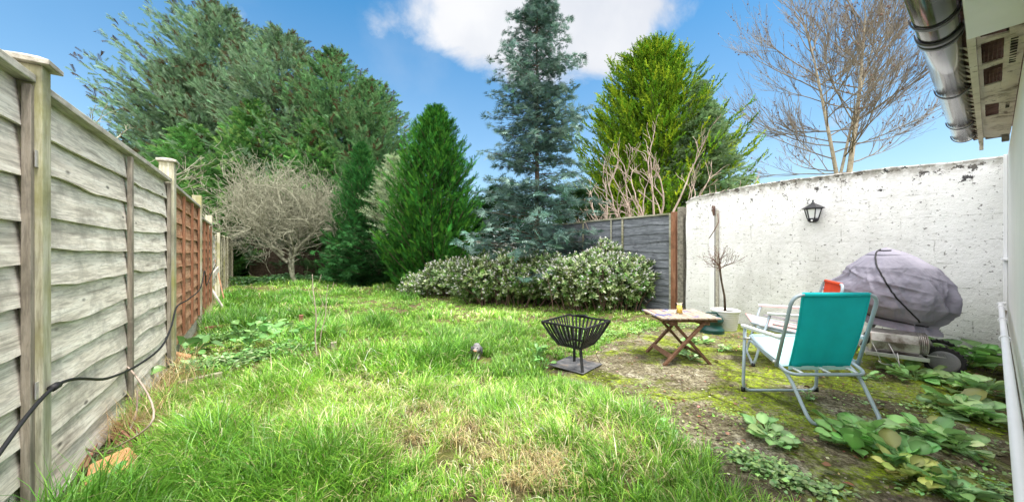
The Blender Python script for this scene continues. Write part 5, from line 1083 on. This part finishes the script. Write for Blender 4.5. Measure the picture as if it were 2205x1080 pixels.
# ferny weeds at the bottom right of the lawn and ground cover at the far end: countless small leaves
def leafscatter(name, region, n, size, col, seed, up=0.5, h=0.05):
    rg = np.random.default_rng(seed); xy = region(n, rg); xy = xy[rg.random(n) < np.clip((fbm(xy[:, 0]*5, xy[:, 1]*5, seed)-.38)*5, .04, 1)]; n = len(xy); az = rg.uniform(0, 6.28, n); el = rg.uniform(0, 1.0, n)*up
    d = np.stack([np.cos(az)*np.cos(el), np.sin(az)*np.cos(el), np.sin(el)], 1); z = gz(xy[:, 0], xy[:, 1])+h*rg.random(n)**1.5*(0.4+1.2*fbm(xy[:, 0]*2, xy[:, 1]*2, seed))+0.01
    b = MB(); b.inst(LT2, LF2, np.stack([xy[:, 0], xy[:, 1], z], 1), d, np.stack([rg.normal(0, .4, n), rg.normal(0, .4, n), 1+0*az], 1), size*rg.uniform(0.5, 1.4, n), rcol(col, n, 0.3, 0.1, rg)); return tag(b.build(name, M['gleaf']), kind='stuff')
def strip(pts, wid):
    A = [G(u, v) for u, v in pts]
    def f(n, rg):
        k = rg.integers(0, len(A)-1, n); t = rg.random(n); a = np.array([[p.x, p.y] for p in A]); return a[k]*(1-t)[:, None]+a[k+1]*t[:, None]+rg.normal(0, 1, (n, 2))*np.array([wid, wid*.6])
    return f
leafscatter('ground_cover', strip([(520, 606), (600, 600), (690, 598)], 0.45), 8000, 0.10, (0.17, 0.34, 0.14), 301, h=0.22)
leafscatter('low_weeds', strip([(1560, 985), (1640, 1020), (1720, 1050), (1800, 1075)], 0.06), 2600, 0.024, (0.30, 0.46, 0.17), 302, h=0.045)
leafscatter('low_weeds', strip([(1330, 850), (1420, 905), (1560, 960), (1640, 985)], 0.08), 700, 0.018, (0.3, 0.46, 0.10), 303, h=0.025)
leafscatter('low_weeds', strip([(1250, 735), (1320, 715), (1420, 700), (1500, 710)], 0.22), 2200, 0.035, (0.25, 0.42, 0.12), 304, h=0.05)
leafscatter('low_weeds', strip([(1950, 1060), (2060, 1040), (2150, 1075)], 0.06), 900, 0.022, (0.3, 0.46, 0.16), 306, h=0.03)
leafscatter('low_weeds', strip([(420, 800), (520, 770), (640, 750), (600, 710), (470, 730)], 0.16), 9000, 0.032, (0.19, 0.36, 0.11), 305, h=0.07)
# fallen leaves and stone crumbs
def inlawn(x, y):
    # left of lawn: fence line ; right boundary
    t = (x-P1.x)*(-0.8147)+(y-P1.y)*(-0.5798)       # signed: >0 beyond the fence
    x2 = np.where(y > P3.y, 1, 0); t2 = (x-P3.x)*(-0.79)+(y-P3.y)*(-0.611)
    tt = np.where(y > P3.y, t2, t); c = x*0.8147+y*0.5798
    return (tt < -0.05) & (c < 5.55)
rg = np.random.default_rng(77); n = 2600; xx = rg.uniform(0.8, 4.4, n); yy = rg.uniform(0.9, 5, n); ok = sdpoly(xx, yy) > 0.02; xx, yy = xx[ok], yy[ok]; n = len(xx)
b = MB(); b.inst(LT2, LF2, np.stack([xx, yy, 0.028+0.008*rg.random(n)], 1), np.stack([rg.normal(0, 1, n), rg.normal(0, 1, n), rg.normal(0, .25, n)], 1), np.stack([rg.normal(0, .4, n), rg.normal(0, .4, n), 1+0*xx], 1), rg.uniform(0.008, 0.026, n)*np.where(rg.random(n) < .06, 2.0, 1), rcol((0.20, 0.12, 0.07), n, 0.5, 0.2, rg)); tag(b.build('leaf_litter', M['leaf']), kind='stuff')

rg = np.random.default_rng(78); n = 4200; xx = rg.uniform(0.6, 4.4, n); yy = rg.uniform(0.8, 5, n); ok = (sdpoly(xx, yy) > 0.0) & (rg.random(n) < np.clip((fbm(xx*3, yy*3, 19)-.3)*3, .1, 1)); xx, yy = xx[ok], yy[ok]; n = len(xx)
b = MB(); b.inst(oc*np.array([1, .8, .5]), of, np.stack([xx, yy, np.full(n, .022)], 1), np.stack([rg.normal(0, 1, n), rg.normal(0, 1, n), 0*xx], 1), np.tile([0, 0, 1.0], (n, 1)), rg.uniform(0.003, 0.011, n), rcol((0.34, 0.30, 0.23), n, 0.5, 0.08, rg)); tag(b.build('grit', M['leaf']), kind='stuff')
leafscatter('patio_weeds', strip([(1300, 800), (1450, 880), (1600, 920), (1750, 900), (1850, 830), (1700, 770), (1560, 740)], 0.20), 2600, 0.016, (0.26, 0.42, 0.08), 311, h=0.02)
leafscatter('patio_weeds', strip([(1850, 900), (1950, 860), (2050, 930), (2000, 1000)], 0.16), 1500, 0.022, (0.28, 0.44, 0.14), 312, h=0.03)
# ---------------------------------------------------------------- grass
def blades(name, x, y, z, hgt, wid, az, bend, col, seed, kind='stuff'):
    rg = np.random.default_rng(seed); n = len(x); ca, sa = np.cos(az), np.sin(az); K = 4; V = np.zeros((n, 7, 3)); tl = 0.08+rg.random(n)*0.25
    px_, pz_ = np.zeros(n), np.zeros(n); ang = tl.copy()
    rows = []
    for k in range(4):
        rows.append((px_.copy(), pz_.copy())); px_ = px_+np.sin(ang)*hgt/3; pz_ = pz_+np.cos(ang)*hgt/3; ang = ang+bend/3*(1+0.25*rg.normal(0, 1, n))
        ang = np.minimum(ang, 1.75)
    wz = [1.0, 0.85, 0.6, 0.0]; sx, sy = -sa, ca; tw = rg.normal(0, .5, n); sx2, sy2 = np.cos(az+PI/2+tw), np.sin(az+PI/2+tw)
    for k in range(3):
        for s, q in ((-1, 0), (1, 1)):
            V[:, k*2+q, 0] = x+ca*rows[k][0]+s*sx2*wid*wz[k]*.5; V[:, k*2+q, 1] = y+sa*rows[k][0]+s*sy2*wid*wz[k]*.5; V[:, k*2+q, 2] = z+np.maximum(rows[k][1], -0.0)
    V[:, 6, 0] = x+ca*rows[3][0]; V[:, 6, 1] = y+sa*rows[3][0]; V[:, 6, 2] = z+np.maximum(rows[3][1], 0.004)
    ii = (np.arange(n)*7)[:, None]; q1 = np.concatenate([ii+np.array([[0, 1, 3, 2]]), ii+np.array([[2, 3, 5, 4]])]); t1 = ii+np.array([[4, 5, 6]])
    b = MB(); b.add(V.reshape(-1, 3), [q1, t1], np.repeat(col, 7, 0), True); return tag(b.build(name, M['blade']), kind=kind)
SOILC = [(G(1055, 960), .16), (G(1010, 985), .14), (G(870, 965), .15), (G(1180, 1010), .12), (G(1120, 1060), .12), (G(1340, 950), .10), (G(1390, 1010), .14), (G(900, 900), .14), (G(820, 940), .12), (G(1000, 930), .13)]
def grass_zone(y0, y1, ntuft, per, hs, ws, seed):
    rg = np.random.default_rng(seed); m_ = int(ntuft*2.6)
    ty = y0+(y1-y0)*rg.random(m_); tx = rg.uniform(-1.62, 0.95, m_)*ty+rg.normal(0, .1, m_)
    w = (ty/y1) ; keep = rg.random(m_) < w; tx, ty = tx[keep], ty[keep]
    sdp = sdpoly(tx, ty); edge = np.where(sdp < 0, 1.0, np.exp(-sdp/0.07)*0.55)
    dens = edge*inlawn(tx, ty)*(ty < 15.4)*(np.hypot(tx-0.57, ty-3.00) > 0.31)*(np.hypot(tx-dl.x, ty-dl.y+0.14) > 0.17)*(np.hypot(tx-G(235, 1060).x, ty-G(235, 1060).y) > 0.17)*(np.hypot(tx-G(270, 960).x, ty-G(270, 960).y) > 0.15)*(np.hypot(tx-g2.x, ty-g2.y+.05) > 0.14)*(np.hypot(tx-G(718, 758).x, ty-G(718, 758).y) > 0.10)*(np.hypot(tx-G(222, 1010).x, ty-G(222, 1010).y) > 0.13)*np.clip(0.25+2.2*(fbm(tx*4, ty*4, 44)-0.25), 0.15, 1)
    # soil / dry patches
    dry = fbm(tx*0.9+3, ty*0.9, 51); soil = np.zeros(len(tx))
    for c_, r_ in SOILC: soil = np.maximum(soil, np.exp(-(((tx-c_.x)**2+(ty-c_.y)**2)/r_**2)))
    dens = dens*(1-0.70*np.clip(soil*1.2, 0, 1)); bed = np.exp(-(((tx+2.2)/0.9)**2+((ty-3.55)/0.55)**2)); dens *= 1-0.85*bed
    keep = rg.random(len(tx)) < dens; tx, ty, dry, soil = tx[keep][:ntuft], ty[keep][:ntuft], dry[keep][:ntuft], soil[keep][:ntuft]; n = len(tx)
    big = np.clip((fbm(tx*1.3, ty*1.3, 61)-0.42)*3.2, 0.0, 1.2)*(0.5+0.8*np.clip((0.35-tx)*0.8, 0, 1))
    for (u, v, r_, s_) in ((600, 850, .35, 1.0), (640, 1010, .5, .9), (1230, 960, .12, .8), (1330, 1010, .15, .6), (410, 950, .3, .9), (1165, 880, .15, .6), (900, 850, .2, .5)):
        c_ = G(u, v); big = np.maximum(big, s_*np.exp(-((tx-c_.x)**2+(ty-c_.y)**2)/r_**2))
    taz = 6.28*fbm(tx*0.55, ty*0.55, 71)*2+rg.normal(0, .6, n); th_ = (0.42+1.15*big)*rg.uniform(.6, 1.4, n)
    ti = np.repeat(np.arange(n), per); N_ = len(ti); a = rg.uniform(0, 6.28, N_); rr = rg.random(N_)**.6*(0.022+0.022*big[ti])*(1+ty[ti]*0.10)
    x = tx[ti]+np.cos(a)*rr; y = ty[ti]+np.sin(a)*rr; az = np.where(rg.random(N_) < 0.55, a, taz[ti])+rg.normal(0, .5, N_)
    hgt = hs*th_[ti]*rg.uniform(.45, 1.25, N_); bend = rg.uniform(0.6, 2.2, N_)
    d_ = np.clip((dry[ti]-0.50)*3.5+1.0*soil[ti]+rg.normal(0, .16, N_)+0.10, 0, 1)
    isdry = rg.random(N_) < (0.04+0.52*d_*(1-0.75*np.clip(big[ti], 0, 1)))
    g1_ = np.array([0.110, 0.300, 0.034]); g2_ = np.array([0.34, 0.57, 0.070]); g3_ = np.array([0.78, 0.68, 0.38])
    mixv = np.clip(rg.normal(0.42, .28, N_)+0.35*(d_-0.3)-0.35*(big[ti]-0.4), 0, 1)[:, None]; c = g1_*(1-mixv)+g2_*mixv
    c = np.where(isdry[:, None], g3_*rg.uniform(.55, 1.15, (N_, 1)), c)*np.exp(rg.normal(0, .28, (N_, 1)))*np.exp(rg.normal(0, .18, (n, 1)))[ti]*np.exp((dry[ti]-.5)*.8)[:, None]
    bend = np.where(isdry, bend+0.7, bend)
    blades('lawn_grass', x, y, gz(x, y)+0.05*(fbm(x*1.6, y*1.6, 3)-0.5)*np.clip((sdpoly(x, y)*-1+0.05)*2, 0, 1)-0.004, hgt, ws*rg.uniform(.6, 1.3, N_), az, bend, np.clip(c, 0, .9), seed+1)
grass_zone(0.95, 2.6, 4600, 26, 0.140, 0.0054, 401)
grass_zone(2.6, 5.0, 6500, 18, 0.120, 0.0076, 402)
grass_zone(5.0, 9.0, 7500, 13, 0.10, 0.012, 403)
grass_zone(9.0, 15.4, 7500, 9, 0.11, 0.018, 404)
rg = np.random.default_rng(97); TX, TY = [], []
for c_, r_ in SOILC+[(G(1000, 1000), .3), (G(1130, 1040), .28), (G(880, 930), .25), (G(1080, 900), .25), (G(1300, 960), .2)]:
    k_ = int(2300*r_); TX.append(rg.normal(c_.x, r_*.75, k_)); TY.append(rg.normal(c_.y, r_*.6, k_))
TX = np.concatenate(TX); TY = np.concatenate(TY); ok = (sdpoly(TX, TY) < 0.03) & (rg.random(len(TX)) < np.clip((fbm(TX*7, TY*7, 33)-.33)*4, 0, 1)); TX, TY = TX[ok], TY[ok]; n = len(TX); tone = (0.5+fbm(TX*3, TY*3, 36))[:, None]
blades('dead_thatch', TX, TY, gz(TX, TY)+rg.uniform(0, .02, n), rg.uniform(.04, .13, n), rg.uniform(.002, .0045, n), rg.uniform(0, 6.28, n), rg.uniform(1.6, 3.0, n), np.clip(rcol((0.52, 0.42, 0.21), n, .45, .08, rg)*tone, 0, .85), 98)
# dead grass heap by the fence
rg = np.random.default_rng(90)
cx = np.concatenate([rg.normal(G(u, v).x, s, 620) for u, v, s in ((300, 890, .10), (330, 840, .12), (350, 800, .10), (270, 950, .08))]); cy = np.concatenate([rg.normal(G(u, v).y, s, 620) for u, v, s in ((300, 890, .10), (330, 840, .12), (350, 800, .10), (270, 950, .08))])
ok = inlawn(cx, cy); cx, cy = cx[ok], cy[ok]; n = len(cx)
blades('dead_grass', cx, cy, gz(cx, cy)+0.0, rg.uniform(.10, .34, n), np.full(n, .0035), rg.uniform(0, 6.28, n), rg.uniform(.8, 2.6, n), np.clip(rcol((0.50, 0.38, 0.19), n, .25, .1, rg), 0, .8), 91)
# moss tufts and grass tufts on the patio
rg = np.random.default_rng(92); n = 42000; x = rg.uniform(0.4, 4.3, n); y = rg.uniform(0.9, 5.0, n); sd = sdpoly(x, y); m1 = fbm(x*1.9, y*1.9, 8); ok = (sd > 0) & (rg.random(n) < np.clip((m1-0.5)*5, 0.03, 1)*(0.30+0.6*np.exp(-sd/.25))*np.clip((fbm(x*9, y*9, 18)-.4)*5, 0, 1)); x, y = x[ok], y[ok]; n = len(x)
blades('moss_tufts', x, y, np.full(n, .018), rg.uniform(.006, .030, n), np.full(n, .0045), rg.uniform(0, 6.28, n), rg.uniform(.5, 1.8, n), rcol((0.22, 0.30, 0.03), n, .25, .1, rg), 93)
